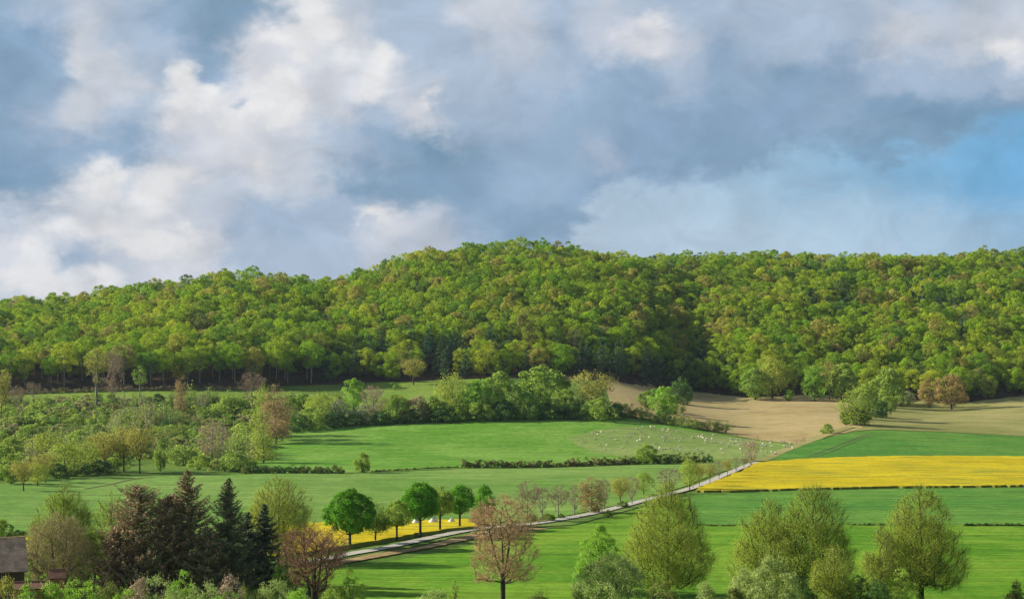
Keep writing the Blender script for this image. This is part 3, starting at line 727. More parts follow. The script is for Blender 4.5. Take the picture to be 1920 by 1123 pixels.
# left cluster
plant('budding_tree', 'tall olive yellow budding tree behind the bare twiggy tree beside the barn', T, 122, 1096, 911, 135, tree_budding, seed=1, leaf=L_bud, bk=bark, n=1600, tb=.12)
plant('bare_tree', 'bare brown twiggy tree right beside the barn roof', T, 108, 1112, 962, 150, tree_bare, seed=2, twig=twig_olive, bk=bark, n=1400, tb=.08, prof=DOME, stems=3, fork=.1, per=12, buds=12, bl=.15)
plant('budding_tree', 'small olive budding tree left of the dark conifers', T, 208, 1075, 921, 78, tree_budding, seed=3, leaf=L_bud, bk=bark, n=600, tb=.12, prof=DOME)
plant('green_tree', 'low green tree between the bare twiggy tree and the dark conifers', T, 178, 1106, 990, 80, tree_leafy, seed=4, leaf=L_maplemix, bk=bark, nc=80, cr=.8, per=90, ls=.2, tb=.05)
plant('spruce_tree', 'broad red-brown conifer at the left of the conifer group', T, 258, 1110, 908, 118, tree_conifer, seed=5, leaf=L_sprbrown, bk=bark_pale, prof=[(0, .9), (.2, 1), (.45, .85), (.7, .62), (.9, .38), (1, .1)], brown=L_spruce)
plant('spruce_tree', 'low wide brown conifer in front of the left of the conifer group', T, 222, 1114, 985, 84, tree_conifer, seed=6, leaf=L_sprbrown, bk=bark_pale, prof=[(0, 1), (.3, .9), (.6, .62), (.85, .35), (1, .05)], brown=L_sprmix)
plant('spruce_tree', 'ragged brown conifer just left of the tallest conifer', T, 316, 1108, 928, 96, tree_conifer, seed=7, leaf=L_sprbrown, bk=bark_pale, prof=[(0, .9), (.3, .95), (.6, .7), (.85, .42), (1, .08)], brown=L_sprmix)
plant('spruce_tree', 'tallest conifer of the group with open upswept side branches', T, 352, 1105, 878, 122, tree_conifer, seed=8, leaf=L_spruce, bk=bark_pale, brown=L_sprbrown, nb=8, step=.38, droop=.1)
plant('spruce_tree', 'pointed olive brown spruce right of the tallest conifer', T, 428, 1105, 896, 98, tree_conifer, seed=9, leaf=L_sprmix, bk=bark_pale, brown=L_spruce)
plant('spruce_tree', 'dark low spruce filling the gap between the tallest conifer and the pointed olive one', T, 388, 1112, 985, 80, tree_conifer, seed=10, leaf=L_spruce, bk=bark, brown=L_sprbrown)
plant('spruce_tree', 'small blackish spruce at the right end of the conifer group', T, 496, 1098, 943, 70, tree_conifer, seed=11, leaf=L_sprblue, bk=bark)
plant('spruce_tree', 'small blackish spruce second from the right end of the conifer group', T, 465, 1098, 958, 66, tree_conifer, seed=12, leaf=L_sprblue, bk=bark)
plant('budding_tree', 'big dome-shaped olive budding tree behind the blackish spruces', T, 522, 1056, 894, 128, tree_budding, seed=13, leaf=L_bud, bk=bark, n=1500, tb=.12, prof=DOME, per=24)
plant('bare_tree', 'reddish twiggy tree with several dark stems in front of the farm track end', T, 588, 1150, 984, 140, tree_bare, seed=14, twig=twig_rust, bk=bark_dark, n=1000, tb=.22, prof=VASE, stems=4, fork=.3, per=8, buds=6, bl=.16)
plant('cone_tree', 'green cone-shaped tree in front of the reddish bare tree', T, 541, 1112, 1012, 66, tree_leafy, seed=15, leaf=L_green, bk=bark, prof=CONE, nc=110, cr=.55, per=90, ls=.17, tb=.03)
plant('pale_bush', 'pale yellowish bush in front of the blackish spruces', B_, 474, 1100, 1040, 70, tree_bush, seed=16, leaf=L_blossom, bk=bark_pale, spiky=160, nc=26, cr=.6, per=50)
plant('green_bush', 'leafy green bush standing on the grass right of the reddish bare tree', B_, 655, 1150, 1068, 66, tree_bush, seed=17, leaf=L_green, bk=bark, nc=50, cr=.6, per=70, ls=.18, spiky=120)
# bottom edge bushes
edge_b = [
 (10, 1078, 60, L_budtan, 'brownish bush in the bottom left corner'), (48, 1096, 56, L_bright, 'bright green bush in front of the brick outbuilding'),
 (95, 1092, 60, L_bright, 'bright green bush right of the brick outbuilding'), (150, 1082, 100, L_bright, 'broad bright green bush below the low green tree'),
 (205, 1092, 70, L_hedge, 'olive bush below the low wide brown conifer'), (262, 1080, 60, twig_grey, 'russet bush at the foot of the broad red-brown conifer'),
 (300, 1072, 90, L_willow, 'pale olive bush at the foot of the ragged brown conifer'), (345, 1070, 70, L_bright, 'bright green bush at the foot of the tallest conifer'),
 (385, 1086, 80, L_willow, 'pale green bush at the foot of the pointed olive spruce'), (432, 1076, 60, twig_grey, 'russet brown bush below the pointed olive spruce'),
 (470, 1092, 70, L_hedge, 'olive bush below the pale yellowish bush'), (515, 1088, 80, L_willow, 'pale olive bush under the green cone-shaped tree'),
 (560, 1100, 60, L_bright, 'bright green bush left of the dark stems of the reddish bare tree'), (622, 1104, 60, L_green, 'green bush right of the dark stems of the reddish bare tree'),
 (240, 1104, 80, L_bright, 'low bright green bush at the bottom edge under the russet bush'), (340, 1106, 110, L_willow, 'low pale bush on the bottom edge under the tallest conifer'), (430, 1108, 90, L_bright, 'low bright bush on the bottom edge under the olive spruce'),
 (815, 1106, 80, L_willow, 'low pale bush top at the bottom edge on the bright field'), (1010, 1110, 60, L_hedge, 'low brownish bush top at the bottom edge right of the lone bare tree'),
]
for k, (px, top, w, lf, lab) in enumerate(edge_b):
    plant('edge_bush', lab, B_, px, 1185-(k % 4)*8, top, w, tree_bush, seed=30+k, leaf=lf, bk=bark, nc=46, cr=.75, per=70, ls=.17, spiky=260 if lf in (L_willow, L_hedge, twig_red, L_budtan) else 120, group='bushes along the bottom edge', parts=True)
plant('sapling', 'thin green sapling poking up from the bright field left of the lone bare tree', T, 852, 1145, 1087, 16, tree_leafy, seed=60, leaf=L_green, bk=bark, nc=14, cr=.35, per=30, ls=.16, prof=COLUMN, n=20)
plant('bare_tree', 'lone reddish tan bare tree with a dark trunk in the middle foreground', T, 943, 1158, 928, 134, tree_bare, seed=62, twig=twig_red, bk=bark_dark, n=1150, tb=.30, prof=[(0, .8), (.15, .95), (.35, .9), (.5, .85), (.7, 1), (.85, .8), (.95, .45), (1, .1)], stems=3, fork=5.2, per=12, tl=1.0, tw=.026, buds=8, bl=.14, upk=.45)
plant('cone_tree', 'vivid green pointed tree behind the pale willow bush', T, 1126, 1112, 982, 104, tree_leafy, seed=63, leaf=L_bright, bk=bark, prof=[(0, .8), (.2, 1), (.45, .88), (.7, .6), (.88, .32), (1, .05)], nc=190, cr=.85, per=95, ls=.2, tb=.04)
plant('willow_bush', 'large grey-green willow bush left of the tall budding tree', B_, 1148, 1165, 1040, 160, tree_bush, seed=64, leaf=L_willow, bk=bark, nc=130, cr=.95, per=110, ls=.2, spiky=1500)
plant('budding_tree', 'tall olive budding tree standing behind the grey-green willow bush', T, 1252, 1122, 906, 166, tree_budding, seed=65, leaf=L_bud, bk=bark_dark, n=1500, tb=.10, per=30, upk=.75)
plant('budding_tree', 'left and lower tree of the pair of tall budding trees right of centre', T, 1443, 1146, 934, 138, tree_budding, seed=66, leaf=L_bud, bk=bark_dark, n=1300, tb=.14, per=28, upk=.8)
plant('budding_tree', 'right and higher tree of the pair of tall budding trees right of centre', T, 1524, 1150, 906, 150, tree_budding, seed=67, leaf=L_bud, bk=bark_dark, n=1400, tb=.18, per=26, upk=.75, prof=[(0, .6), (.2, .85), (.4, 1), (.6, .85), (.8, .6), (.92, .38), (1, .08)])
plant('willow_bush', 'grey-green willow bush in front of the pair of tall budding trees', B_, 1437, 1185, 1043, 150, tree_bush, seed=68, leaf=L_willow, bk=bark, nc=120, cr=.95, per=110, ls=.2, spiky=1300)
plant('budding_tree', 'small round budding tree in front of the right tree of the pair', T, 1563, 1180, 1028, 88, tree_budding, seed=69, leaf=L_bud, bk=bark, n=800, tb=.1, prof=BALL, per=26)
plant('budding_tree', 'tall budding tree with a long trunk and a low branch reaching right', T, 1727, 1165, 912, 168, tree_budding, seed=70, leaf=L_bud, bk=bark_dark, n=1500, tb=.26, per=26, upk=.45, prof=[(0, .85), (.12, 1), (.35, .9), (.55, .8), (.75, .6), (.9, .35), (1, .06)], rt=.42)
plant('budding_tree', 'smaller budding tree left of the long-trunked tall tree', T, 1652, 1170, 988, 76, tree_budding, seed=71, leaf=L_bud, bk=bark, n=700, tb=.15, prof=DOME, per=24)
for k, (px, base, top, w, lf, lab) in enumerate([
 (1240, 1180, 1086, 84, L_hedge, 'olive bush with red twigs below the tall budding tree'), (1325, 1185, 1094, 70, L_willow, 'pale willow bush low at the bottom edge between the tall budding trees'),
 (1502, 1188, 1080, 60, L_dark, 'dark green bush at the trunk of the right tree of the pair'), (1610, 1180, 1072, 70, L_dark, 'dark green bush between the small round tree and the smaller budding tree'),
 (1690, 1185, 1068, 90, L_green, 'mid green bush left of the long bare trunk'), (1640, 1190, 1085, 90, L_dark, 'low dark green bush under the smaller budding tree'), (1375, 1190, 1098, 50, L_hedge, 'small olive bush at the bottom edge left of the willow bush'),
 (1905, 1180, 1088, 40, L_hedge, 'small brownish bush at the bottom right corner')]):
    plant('green_bush', lab, B_, px, base, top, w, tree_bush, seed=80+k, leaf=lf, bk=bark, nc=56, cr=.75, per=80, ls=.19, spiky=300, group='bushes along the bottom edge')
far('hedge_bush', 'dark bush beside the yellow strip at the left edge', B_, 'darkbush', 34, 1010, 992, 44)
far('green_tree', 'small green tree at the left edge above the dark bush', T, 'round', 3, 1012, 973, 40, i=1)

# avenue along the track
AV = 'round trees along the farm track'
plant('maple_tree', 'largest round deep green tree nearest along the track', T, 656, 1029, 917, 92, tree_leafy, seed=101, leaf=L_maple, bk=bark_dark, group=AV, nc=210, cr=.95, per=120, ls=.27, tb=.26, n=120)
plant('olive_tree', 'small olive green thinly leaved tree second along the track', T, 704, 1021, 945, 58, tree_budding, seed=102, leaf=L_maplemix, bk=bark_dark, n=420, tb=.3, prof=BALL, per=22, ls=.26, group=AV)
plant('maple_tree', 'lighter green tree with an open crown third along the track', T, 744, 1015, 936, 64, tree_leafy, seed=103, leaf=L_green, bk=bark_dark, group=AV, nc=75, cr=.85, per=95, ls=.26, tb=.36, n=90, prof=DOME)
plant('maple_tree', 'tall dense deep green tree fourth along the track', T, 788, 1007, 904, 78, tree_leafy, seed=104, leaf=L_maple, bk=bark_dark, group=AV, nc=170, cr=1., per=110, ls=.28, tb=.32, n=100)
plant('maple_tree', 'narrow green tree fifth along the track', T, 825, 1000, 911, 56, tree_leafy, seed=105, leaf=L_green, bk=bark_dark, group=AV, nc=80, cr=.95, per=90, ls=.28, tb=.38, n=80, prof=DOME)
plant('maple_tree', 'round green tree sixth along the track', T, 862, 994, 910, 62, tree_leafy, seed=106, leaf=L_maple, bk=bark_dark, group=AV, nc=105, cr=1., per=90, ls=.3, tb=.36, n=80)
plant('maple_tree', 'deep green tree seventh along the track behind the lone bare tree', T, 908, 987, 910, 44, tree_leafy, seed=107, leaf=L_maple, bk=bark_dark, group=AV, nc=80, cr=1., per=90, ls=.3, tb=.2, n=60)
BV = 'slender trees along the upper farm track'
av = [(893, 986, 938, 26, 'pink', 'small russet tree in the avenue left of the lone bare tree'),
 (989, 977, 901, 56, 'bare', 'tallest bare mauve avenue tree right of the lone bare tree'), (1017, 973, 914, 34, 'bare', 'thin bare avenue tree second right of the lone bare tree'),
 (1047, 970, 910, 46, 'bare', 'bare forked avenue tree third right of the lone bare tree'), (1077, 967, 910, 36, 'bare', 'thin bare avenue tree fourth right of the lone bare tree'),
 (1109, 962, 893, 54, 'pink', 'full russet avenue tree where the track shows again'), (1133, 957, 898, 28, 'bare', 'narrow bare avenue tree right of the full russet one'),
 (1163, 949, 894, 42, 'tan', 'tan and green avenue tree left of the tall budding tree'), (1185, 946, 893, 34, 'bare', 'mauve bare avenue tree touching the tan and green one'),
 (1207, 928, 883, 36, 'olive', 'fresh green avenue tree just left of the tall budding tree'), (1255, 926, 878, 54, 'bare', 'wide mauve brown avenue tree showing above the tall budding tree'),
 (1293, 920, 858, 38, 'olive', 'olive avenue tree where the yellow field begins'), (1311, 914, 868, 26, 'tan', 'tan avenue tree second along the yellow field'), (1331, 906, 868, 28, 'tan', 'brownish avenue tree third along the yellow field'),
 (1348, 899, 862, 24, 'bare', 'bare avenue tree fourth along the yellow field'), (1364, 894, 860, 20, 'tan', 'small avenue tree fifth along the yellow field'), (1380, 887, 857, 18, 'bare', 'small bare avenue tree sixth along the yellow field'),
 (1395, 880, 856, 16, 'bare', 'tiny bare avenue tree just before the end of the avenue'), (1408, 876, 824, 36, 'baregrey', 'taller grey bare tree at the top end of the avenue beside the sheep')]
for k, (px, b, t, w, kd, lab) in enumerate(av): far('avenue_tree', lab, T, kd, px, b, t, w, BV, i=k % 2)
for px, b, t, w, lab in [(1028, 978, 962, 28, 'small green bush by the track under the thin bare avenue tree'), (1140, 971, 955, 20, 'green bush beside the track left of the tan and green avenue tree'), (1117, 962, 950, 16, 'small bush at the foot of the full russet avenue tree'),
        (1168, 952, 938, 24, 'green bush at the foot of the tan and green avenue tree'), (996, 980, 962, 24, 'dark bush at the foot of the tallest bare avenue tree'), (1052, 973, 962, 14, 'small bush at the foot of the forked avenue tree')]:
    far('track_bush', lab, B_, 'olivebush', px, b, t, w, 'bushes along the farm track')

# middle distance singles
far('lone_bush', 'dark round-headed bush standing alone at the near edge of the pasture', T, 'round', 680, 887, 848, 36, i=2)
far('hedge_tree', 'small dark green tree standing in the hedge below the sheep', T, 'round', 1212, 870, 832, 44, i=3)
far('field_tree', 'small bright green tree alone on the upper edge of the bare field', T, 'bright', 1480, 752, 728, 18, i=0)
far('field_bush', 'small round dark bush alone on the bare field', B_, 'greenbush', 1550, 813, 794, 24)
CP = 'shrubs where the bare field meets the stubble field'
for r in [(1605, 797, 728, 62, 'column', 'rounded olive tree at the corner of the bare field'), (1603, 796, 762, 60, 'olivebush', 'olive bush at the foot of the rounded olive tree'), (1622, 786, 716, 50, 'round', 'green tree behind the rounded olive tree'),
          (1643, 782, 746, 50, 'darkbush', 'dark bush right of the rounded olive tree'), (1662, 770, 742, 34, 'greenbush', 'light green bush above the dark bush'), (1690, 762, 738, 30, 'greenbush', 'green bush left of the whitish shrub'), (1704, 758, 733, 26, 'blossom', 'whitish blossoming shrub left of the copper tree')]:
    far('corner_shrub', r[5], T if r[4] in ('column', 'round') else B_, r[4], *r[:4], group=CP)
CO = 'copper orange trees at the wood edge'
far('copper_tree', 'left one of the copper orange trees at the wood edge', T, 'copper', 1743, 764, 709, 46, CO)
far('copper_tree', 'right and taller one of the copper orange trees at the wood edge', T, 'copper', 1784, 768, 700, 62, CO, i=1)
EDG = 'bright trees in front of the wood edge'
for r in [(1528, 752, 684, 44, 'bright', 'pale green pointed tree at the wood edge above the bare field'), (1578, 752, 680, 58, 'round', 'broad green tree at the wood edge above the corner shrubs'), (1416, 750, 690, 56, 'round', 'sunlit green tree at the wood edge where the bare field narrows'),
          (1665, 764, 690, 64, 'round', 'broad green tree at the wood edge left of the whitish shrub'), (1448, 748, 668, 52, 'olive', 'tall yellowish tree at the wood edge left of the lone field tree'), (1555, 750, 676, 36, 'tan', 'tan tree between the pale pointed tree and the broad green tree'),
          (775, 722, 672, 48, 'tan', 'pale yellowish tree at the wood edge above the small meadow patch')]:
    far('edge_tree', r[5], T, r[4], *r[:4], group=EDG, i=1)
IS = 'shrubs on the bare field behind the belt'
for r in [(1243, 783, 720, 54, 'bright', 'bright green tree on the bare field right of the shrub belt'), (1216, 765, 731, 40, 'round', 'lower green tree left of the bright green tree on the bare field'), (1264, 777, 740, 36, 'greenbush', 'dark green bush right of the bright green tree on the bare field'),
          (1275, 757, 706, 46, 'darkbush', 'blue-green tall bush in the shade of the wood edge'), (1243, 787, 768, 30, 'darkbush', 'dark bush below the bright green tree on the bare field')]:
    far('island_shrub', r[5], T if r[4] in ('bright', 'round') else B_, r[4], *r[:4], group=IS)

# belt of shrubs and trees above the pasture
BELT = 'shrubs and trees of the belt above the pasture'
belt = [(1015, 775, 684, 100, 'round', 'broadest and tallest green tree of the belt'), (938, 784, 697, 74, 'round', 'green tree left of the broadest tree of the belt'), (893, 786, 707, 62, 'bright', 'bright rounded tree in the middle of the belt'),
 (848, 786, 700, 62, 'olive', 'grey olive tree with bare twigs in the belt'), (1112, 782, 697, 80, 'tan', 'olive tan tree at the right of the belt'), (1060, 783, 730, 70, 'round', 'green tree between the broadest tree and the tan tree of the belt'),
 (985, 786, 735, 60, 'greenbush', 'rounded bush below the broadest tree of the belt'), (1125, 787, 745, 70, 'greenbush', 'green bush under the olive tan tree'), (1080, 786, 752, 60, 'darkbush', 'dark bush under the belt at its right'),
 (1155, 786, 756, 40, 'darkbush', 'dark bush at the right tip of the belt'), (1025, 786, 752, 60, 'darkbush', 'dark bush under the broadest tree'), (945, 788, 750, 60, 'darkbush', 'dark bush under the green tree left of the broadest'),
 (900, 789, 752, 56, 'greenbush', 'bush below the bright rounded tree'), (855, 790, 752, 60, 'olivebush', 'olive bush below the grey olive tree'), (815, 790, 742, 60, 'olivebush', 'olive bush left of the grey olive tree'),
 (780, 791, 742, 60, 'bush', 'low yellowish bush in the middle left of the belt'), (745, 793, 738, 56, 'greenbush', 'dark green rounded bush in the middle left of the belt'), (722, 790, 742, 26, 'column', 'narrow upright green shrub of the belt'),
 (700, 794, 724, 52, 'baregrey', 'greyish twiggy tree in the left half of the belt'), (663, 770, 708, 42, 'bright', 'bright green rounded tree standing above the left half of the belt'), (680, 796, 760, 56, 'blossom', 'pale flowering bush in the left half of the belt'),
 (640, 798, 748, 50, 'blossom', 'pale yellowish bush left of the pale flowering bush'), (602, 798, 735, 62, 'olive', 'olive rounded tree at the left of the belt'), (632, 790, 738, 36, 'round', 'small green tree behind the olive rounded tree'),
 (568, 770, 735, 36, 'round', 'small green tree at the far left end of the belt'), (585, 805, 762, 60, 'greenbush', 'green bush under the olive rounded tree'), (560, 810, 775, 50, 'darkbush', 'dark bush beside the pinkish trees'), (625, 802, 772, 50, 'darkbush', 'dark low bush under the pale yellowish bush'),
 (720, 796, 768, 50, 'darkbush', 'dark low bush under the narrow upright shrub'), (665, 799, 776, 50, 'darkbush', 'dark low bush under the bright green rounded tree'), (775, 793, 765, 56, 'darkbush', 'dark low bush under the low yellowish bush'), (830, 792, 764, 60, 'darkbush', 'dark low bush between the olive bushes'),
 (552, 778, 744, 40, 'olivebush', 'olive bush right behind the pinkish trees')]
for k, r in enumerate(belt): far('belt_shrub' if 'bush' in r[4] or r[4] == 'blossom' else 'belt_tree', r[5], B_ if 'bush' in r[4] or r[4] == 'blossom' else T, r[4], *r[:4], group=BELT, i=k % 3 if 'bush' not in r[4] else k % 2)
far('meadow_sapling', 'tiny green sapling on the small meadow patch', T, 'bright', 740, 732, 720, 8)

# trees in and around the left scrub
LS = 'trees and bushes standing in the left scrub'
left = [(516, 832, 718, 50, 'pink', 'tall pinkish brown columnar tree at the right end of the scrub'), (492, 820, 724, 46, 'column', 'tall yellow-green columnar tree left of the pinkish one'), (528, 826, 745, 40, 'pink', 'lower pinkish tree at the corner of the pasture'),
 (494, 868, 790, 50, 'column', 'yellow-green tree below the tall columnar trees'), (472, 762, 697, 56, 'bare', 'purple bare round tree above the scrub'), (339, 782, 703, 24, 'pink', 'slim russet tree in the scrub below the wood'),
 (181, 764, 655, 44, 'tallthin', 'tall thin half-bare tree, left of the two in front of the wood'), (211, 758, 658, 46, 'baregrey', 'tall thin half-bare tree, right of the two in front of the wood'), (262, 744, 686, 26, 'tallgreen', 'small bright tree with pale trunks in front of the wood'),
 (3, 790, 692, 36, 'tan', 'tan tree at the left edge of the picture by the wood'), (30, 770, 722, 40, 'bare', 'low mauve twiggy tree at the left below the wood'), (62, 752, 715, 30, 'bare', 'small mauve twiggy tree second from the left below the wood'),
 (432, 778, 740, 76, 'greenbush', 'broad blue-green bush in the upper scrub'), (296, 764, 738, 36, 'darkbush', 'dark bush beside the slim russet tree'), (378, 768, 755, 24, 'blossom', 'whitish blossoming shrub in the upper scrub'),
 (398, 876, 792, 66, 'baregrey', 'large grey bare tree in the lower scrub'), (60, 830, 795, 50, 'greenbush', 'dark green bush in the middle of the left scrub'), (300, 884, 826, 26, 'round', 'narrow dark green tree on a thin trunk at the lower scrub edge'),
 (262, 888, 802, 56, 'tan', 'tan-topped tree at the right of the row below the scrub'), (232, 886, 803, 62, 'tan', 'tan-topped tree second from right of the row below the scrub'), (195, 886, 812, 62, 'tan', 'tan-topped tree in the middle of the row below the scrub'),
 (160, 890, 828, 56, 'olive', 'olive tree left in the row below the scrub'), (122, 896, 826, 60, 'olive', 'olive tree at the left end of the row below the scrub'), (85, 905, 850, 46, 'tan', 'tan-green tree near the scrub left end'),
 (44, 921, 864, 52, 'tan', 'small orchard-like tree standing out on the pale green field at the left'), (70, 912, 866, 40, 'olive', 'small tree just right behind the orchard-like tree'), (20, 908, 850, 50, 'round', 'green tree at the left edge below the scrub'), (0, 900, 830, 60, 'round', 'green tree cut by the left edge below the scrub'),
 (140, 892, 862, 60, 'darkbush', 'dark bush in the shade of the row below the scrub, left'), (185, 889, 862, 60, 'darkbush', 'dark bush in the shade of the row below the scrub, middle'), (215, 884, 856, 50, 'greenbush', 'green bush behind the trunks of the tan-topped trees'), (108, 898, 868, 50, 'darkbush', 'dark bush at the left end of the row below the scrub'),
 (345, 872, 838, 60, 'bush', 'yellow-green bush at the lower right of the scrub'), (440, 884, 846, 56, 'bush', 'yellow-green bush right of the grey bare tree'), (375, 880, 852, 40, 'greenbush', 'green bush at the foot of the grey bare tree'), (462, 882, 856, 44, 'olivebush', 'olive bush at the lower right corner of the scrub'),
 (425, 800, 775, 40, 'greenbush', 'green bush under the broad blue-green bush'), (455, 828, 790, 44, 'bush', 'light bush left of the yellow-green columnar tree'), (405, 868, 846, 24, 'darkbush', 'purplish dark bush at the foot of the grey bare tree'), (450, 850, 812, 44, 'olive', 'small olive tree in the right of the scrub'),
 (310, 812, 786, 24, 'darkbush', 'narrow dark bush in the middle of the scrub'), (20, 872, 820, 70, 'round', 'rounded green tree low in the scrub at the left'), (90, 862, 812, 70, 'olive', 'rounded olive tree low in the scrub at the left'), (152, 850, 806, 60, 'greenbush', 'leafy bush above the row below the scrub')]
for k, r in enumerate(left): far('scrub_bush' if 'bush' in r[4] or r[4] == 'blossom' else 'scrub_tree', r[5], B_ if 'bush' in r[4] or r[4] == 'blossom' else T, r[4], *r[:4], group=LS, i=k % 3 if 'bush' not in r[4] else k % 2)

# ------------------------------------------------------------------ hedges
def hedge(label, px, hpx, wpx, mats, seed, dens=1.0, ls=.36):
    rng = np.random.default_rng(seed); V = []; Q = []; Tn = []; MI = []; b = 0
    n = max(3, int(sum(math.hypot(c-a, (d-b2)) for (a, b2), (c, d) in zip(px, px[1:]))/4.2))
    t = np.linspace(0, len(px)-1, n); A = np.array(px, float)
    o0 = at(*px[0])
    for k, s in enumerate(t):
        p = np.array([np.interp(s, range(len(px)), A[:, 0]), np.interp(s, range(len(px)), A[:, 1])])
        x, y, z = at(p[0], p[1]); H = hpx*y/F*rng.uniform(.65, 1.25); W = wpx*y/F*rng.uniform(.8, 1.3)
        v, q, tt, C = clumpy(rng, H, 0, W/2, BUSH, 10, min(H, W)*.24, int(30*dens), ls, inner=.1)
        v = v+np.array([x-o0[0]+rng.normal(0, .4), y-o0[1]+W*.3, z-o0[2]])
        V.append(v); Q.append(q+b); b += len(v); tt[:, 1] = (.5*math.sin(k*.23)+.5+rng.uniform(-.2, .2)) % 1; Tn.append(tt)
        MI.append(np.full(len(q), int(rng.uniform() < .45) if len(mats) > 1 else 0))
    o = ob('hedge', mesh('hedge', np.vstack(V), np.vstack(Q), mats, mi=np.concatenate(MI), tint=np.vstack(Tn)), loc=o0)
    tag(o, label, 'hedge'); return o
hedge('long red-brown and green hedge below the sheep pasture', [(866, 877), (960, 877), (1060, 876), (1130, 873), (1198, 870)], 14, 14, [L_hedgered, L_hedge], 201)
hedge('taller dark green end of the hedge right of the hedge tree', [(1222, 869), (1270, 869), (1328, 868)], 18, 18, [L_hedge, L_dark], 202)
hedge('low dark hedge at the lower left corner of the pasture', [(458, 888), (520, 888), (580, 888), (640, 889)], 14, 18, [L_dark, L_hedge], 203)
hedge('thin broken line of low weeds between lone bush and red-brown hedge', [(700, 885), (760, 882), (810, 879), (862, 877)], 3.5, 7, [L_hedge], 204)
hedge('diagonal green hedge dropping between the pasture and the bare field', [(1150, 779), (1190, 786), (1240, 795), (1300, 805), (1362, 813)], 24, 22, [L_hedge, L_green, L_dark], 205, dens=1.7)
hedge('low dark weed strip between the two green crop fields at the right', [(1810, 987), (1860, 987), (1935, 987)], 5, 8, [L_dark, L_hedge], 206)
hedge('thin weed strip between the green crop fields left of the tall long-trunked tree', [(1604, 986), (1640, 986), (1660, 986)], 4, 7, [L_dark, L_hedge], 207)
hedge('faint short weed strip between the crop fields left of the pair of budding trees', [(1328, 987), (1352, 987), (1375, 987)], 3, 6, [L_hedge], 208)
hedge('brown brushwood line along the front of the wood at the left', [(0, 742), (120, 737), (240, 734), (360, 732), (520, 733)], 9, 12, [L_hedgered, twig_mauve], 209)

# ------------------------------------------------------------------ sheep
wool = plain('wool', (.52, .48, .36), (.68, .64, .50), 9, bump=.4)
face = plain('sheep_face', (.35, .29, .22), (.45, .38, .30), 9)
def sheep_mesh(pose):
    V = []; E = []; Rr = []
    def add(p, r, j=None):
        V.append(p); Rr.append(r)
        if j is not None: E.append((j, len(V)-1))
        return len(V)-1
    zb = .62 if pose != 'lie' else .30
    b0 = add((-.38, 0, zb), .25); b1 = add((0, 0, zb), .29, b0); b2 = add((.34, 0, zb+.01), .25, b1)
    if pose == 'graze': n1 = add((.55, .02, zb-.12), .12, b2); h = add((.68, .05, .27), .09, n1); m = add((.76, .07, .10), .055, h)
    else: n1 = add((.54, .03, zb+.20), .12, b2); h = add((.66, .08, zb+.33), .10, n1); m = add((.83, .15, zb+.27), .055, h)
    for x, j in ((-.36, b0), (.30, b2)):
        for s in (-1, 1):
            if pose == 'lie': a = add((x, s*.22, .16), .08, j); add((x+.16, s*.27, .07), .045, a)
            else: a = add((x, s*.14, .40), .085, j); k = add((x+.02, s*.14, .2), .045, a); add((x+s*.03, s*.14, .0), .04, k)
    add((-.6, 0, zb-.06), .05, b0)
    for s in (-1, 1): add((V[h][0]-.04, V[h][1]+s*.15, V[h][2]+.03), .028, h)
    me = bpy.data.meshes.new('sheep'); me.from_pydata(V, E, []); o = bpy.data.objects.new('sheep', me); COL.objects.link(o)
    o.modifiers.new('s', 'SKIN')
    for i, r in enumerate(Rr): me.skin_vertices[0].data[i].radius = (r, r)
    me.skin_vertices[0].data[1].use_root = True
    o.modifiers.new('u', 'SUBSURF').levels = 1
    dg = bpy.context.evaluated_depsgraph_get(); out = bpy.data.meshes.new_from_object(o.evaluated_get(dg))
    bpy.data.objects.remove(o); out.name = 'sheep'
    out.materials.clear(); out.materials.append(wool); out.materials.append(face)
    for p in out.polygons:
        c = p.center; p.use_smooth = True
        p.material_index = 1 if (c.x > .60 or (c.z < .33 and pose != 'lie')) else 0
    return out
SM = [sheep_mesh('graze'), sheep_mesh('graze'), sheep_mesh('stand'), sheep_mesh('lie')]
sa = [(280,240),(465,240),(540,245),(410,275),(485,290),(720,238),(670,325),(450,350),(265,390),(765,360),(910,398),(510,455),(620,455),(595,510),(848,488),(950,270),(925,325),(975,315),(1045,265),(1070,200),(1155,175),(1140,255),(1285,175),(1290,205),(1340,172),(1130,325),(1050,360),(1080,378),(1125,365),(1260,332),(1490,195),(1460,225),(1550,210),(1610,210),(1525,245),(1685,240),(1570,280),(1450,295),(1515,305),(1485,320),(1460,335),(1650,348),(1755,335),(1740,308),(1480,380),(1550,388),(1715,388),(1360,420),(1330,430),(1420,495),(1460,503),(1505,503),(1575,488),(1610,520),(1715,480),(1720,500),(1680,525),(1395,520),(1910,335)]
sb = [(160,255),(240,240),(305,210),(280,235),(305,262),(350,275),(340,300),(350,322),(440,275),(440,320),(490,322),(460,205),(490,210),(580,345),(605,330),(220,435),(580,435),(600,500),(700,262),(735,268),(880,280),(830,290),(800,310),(765,325),(690,345),(715,315),(880,320),(845,350),(880,355),(860,380),(1015,285),(985,355),(1045,370),(1065,355),(1065,385),(1185,310),(1315,330),(1310,290),(1200,350),(1190,372),(1240,375),(1330,388),(1205,410),(1090,468),(1165,468),(1260,475),(1330,470),(1390,485),(1370,500),(1430,500),(1200,512),(1100,512),(1485,310),(1525,320),(1520,375),(1535,390),(1580,392),(1615,400),(1650,405),(1600,348),(1630,345),(870,430),(880,480),(690,380)]
SPX = [(1060+a/8, 780+b/8+1) for a, b in sa]+[(1280+a/8, 790+b/8+1) for a, b in sb]
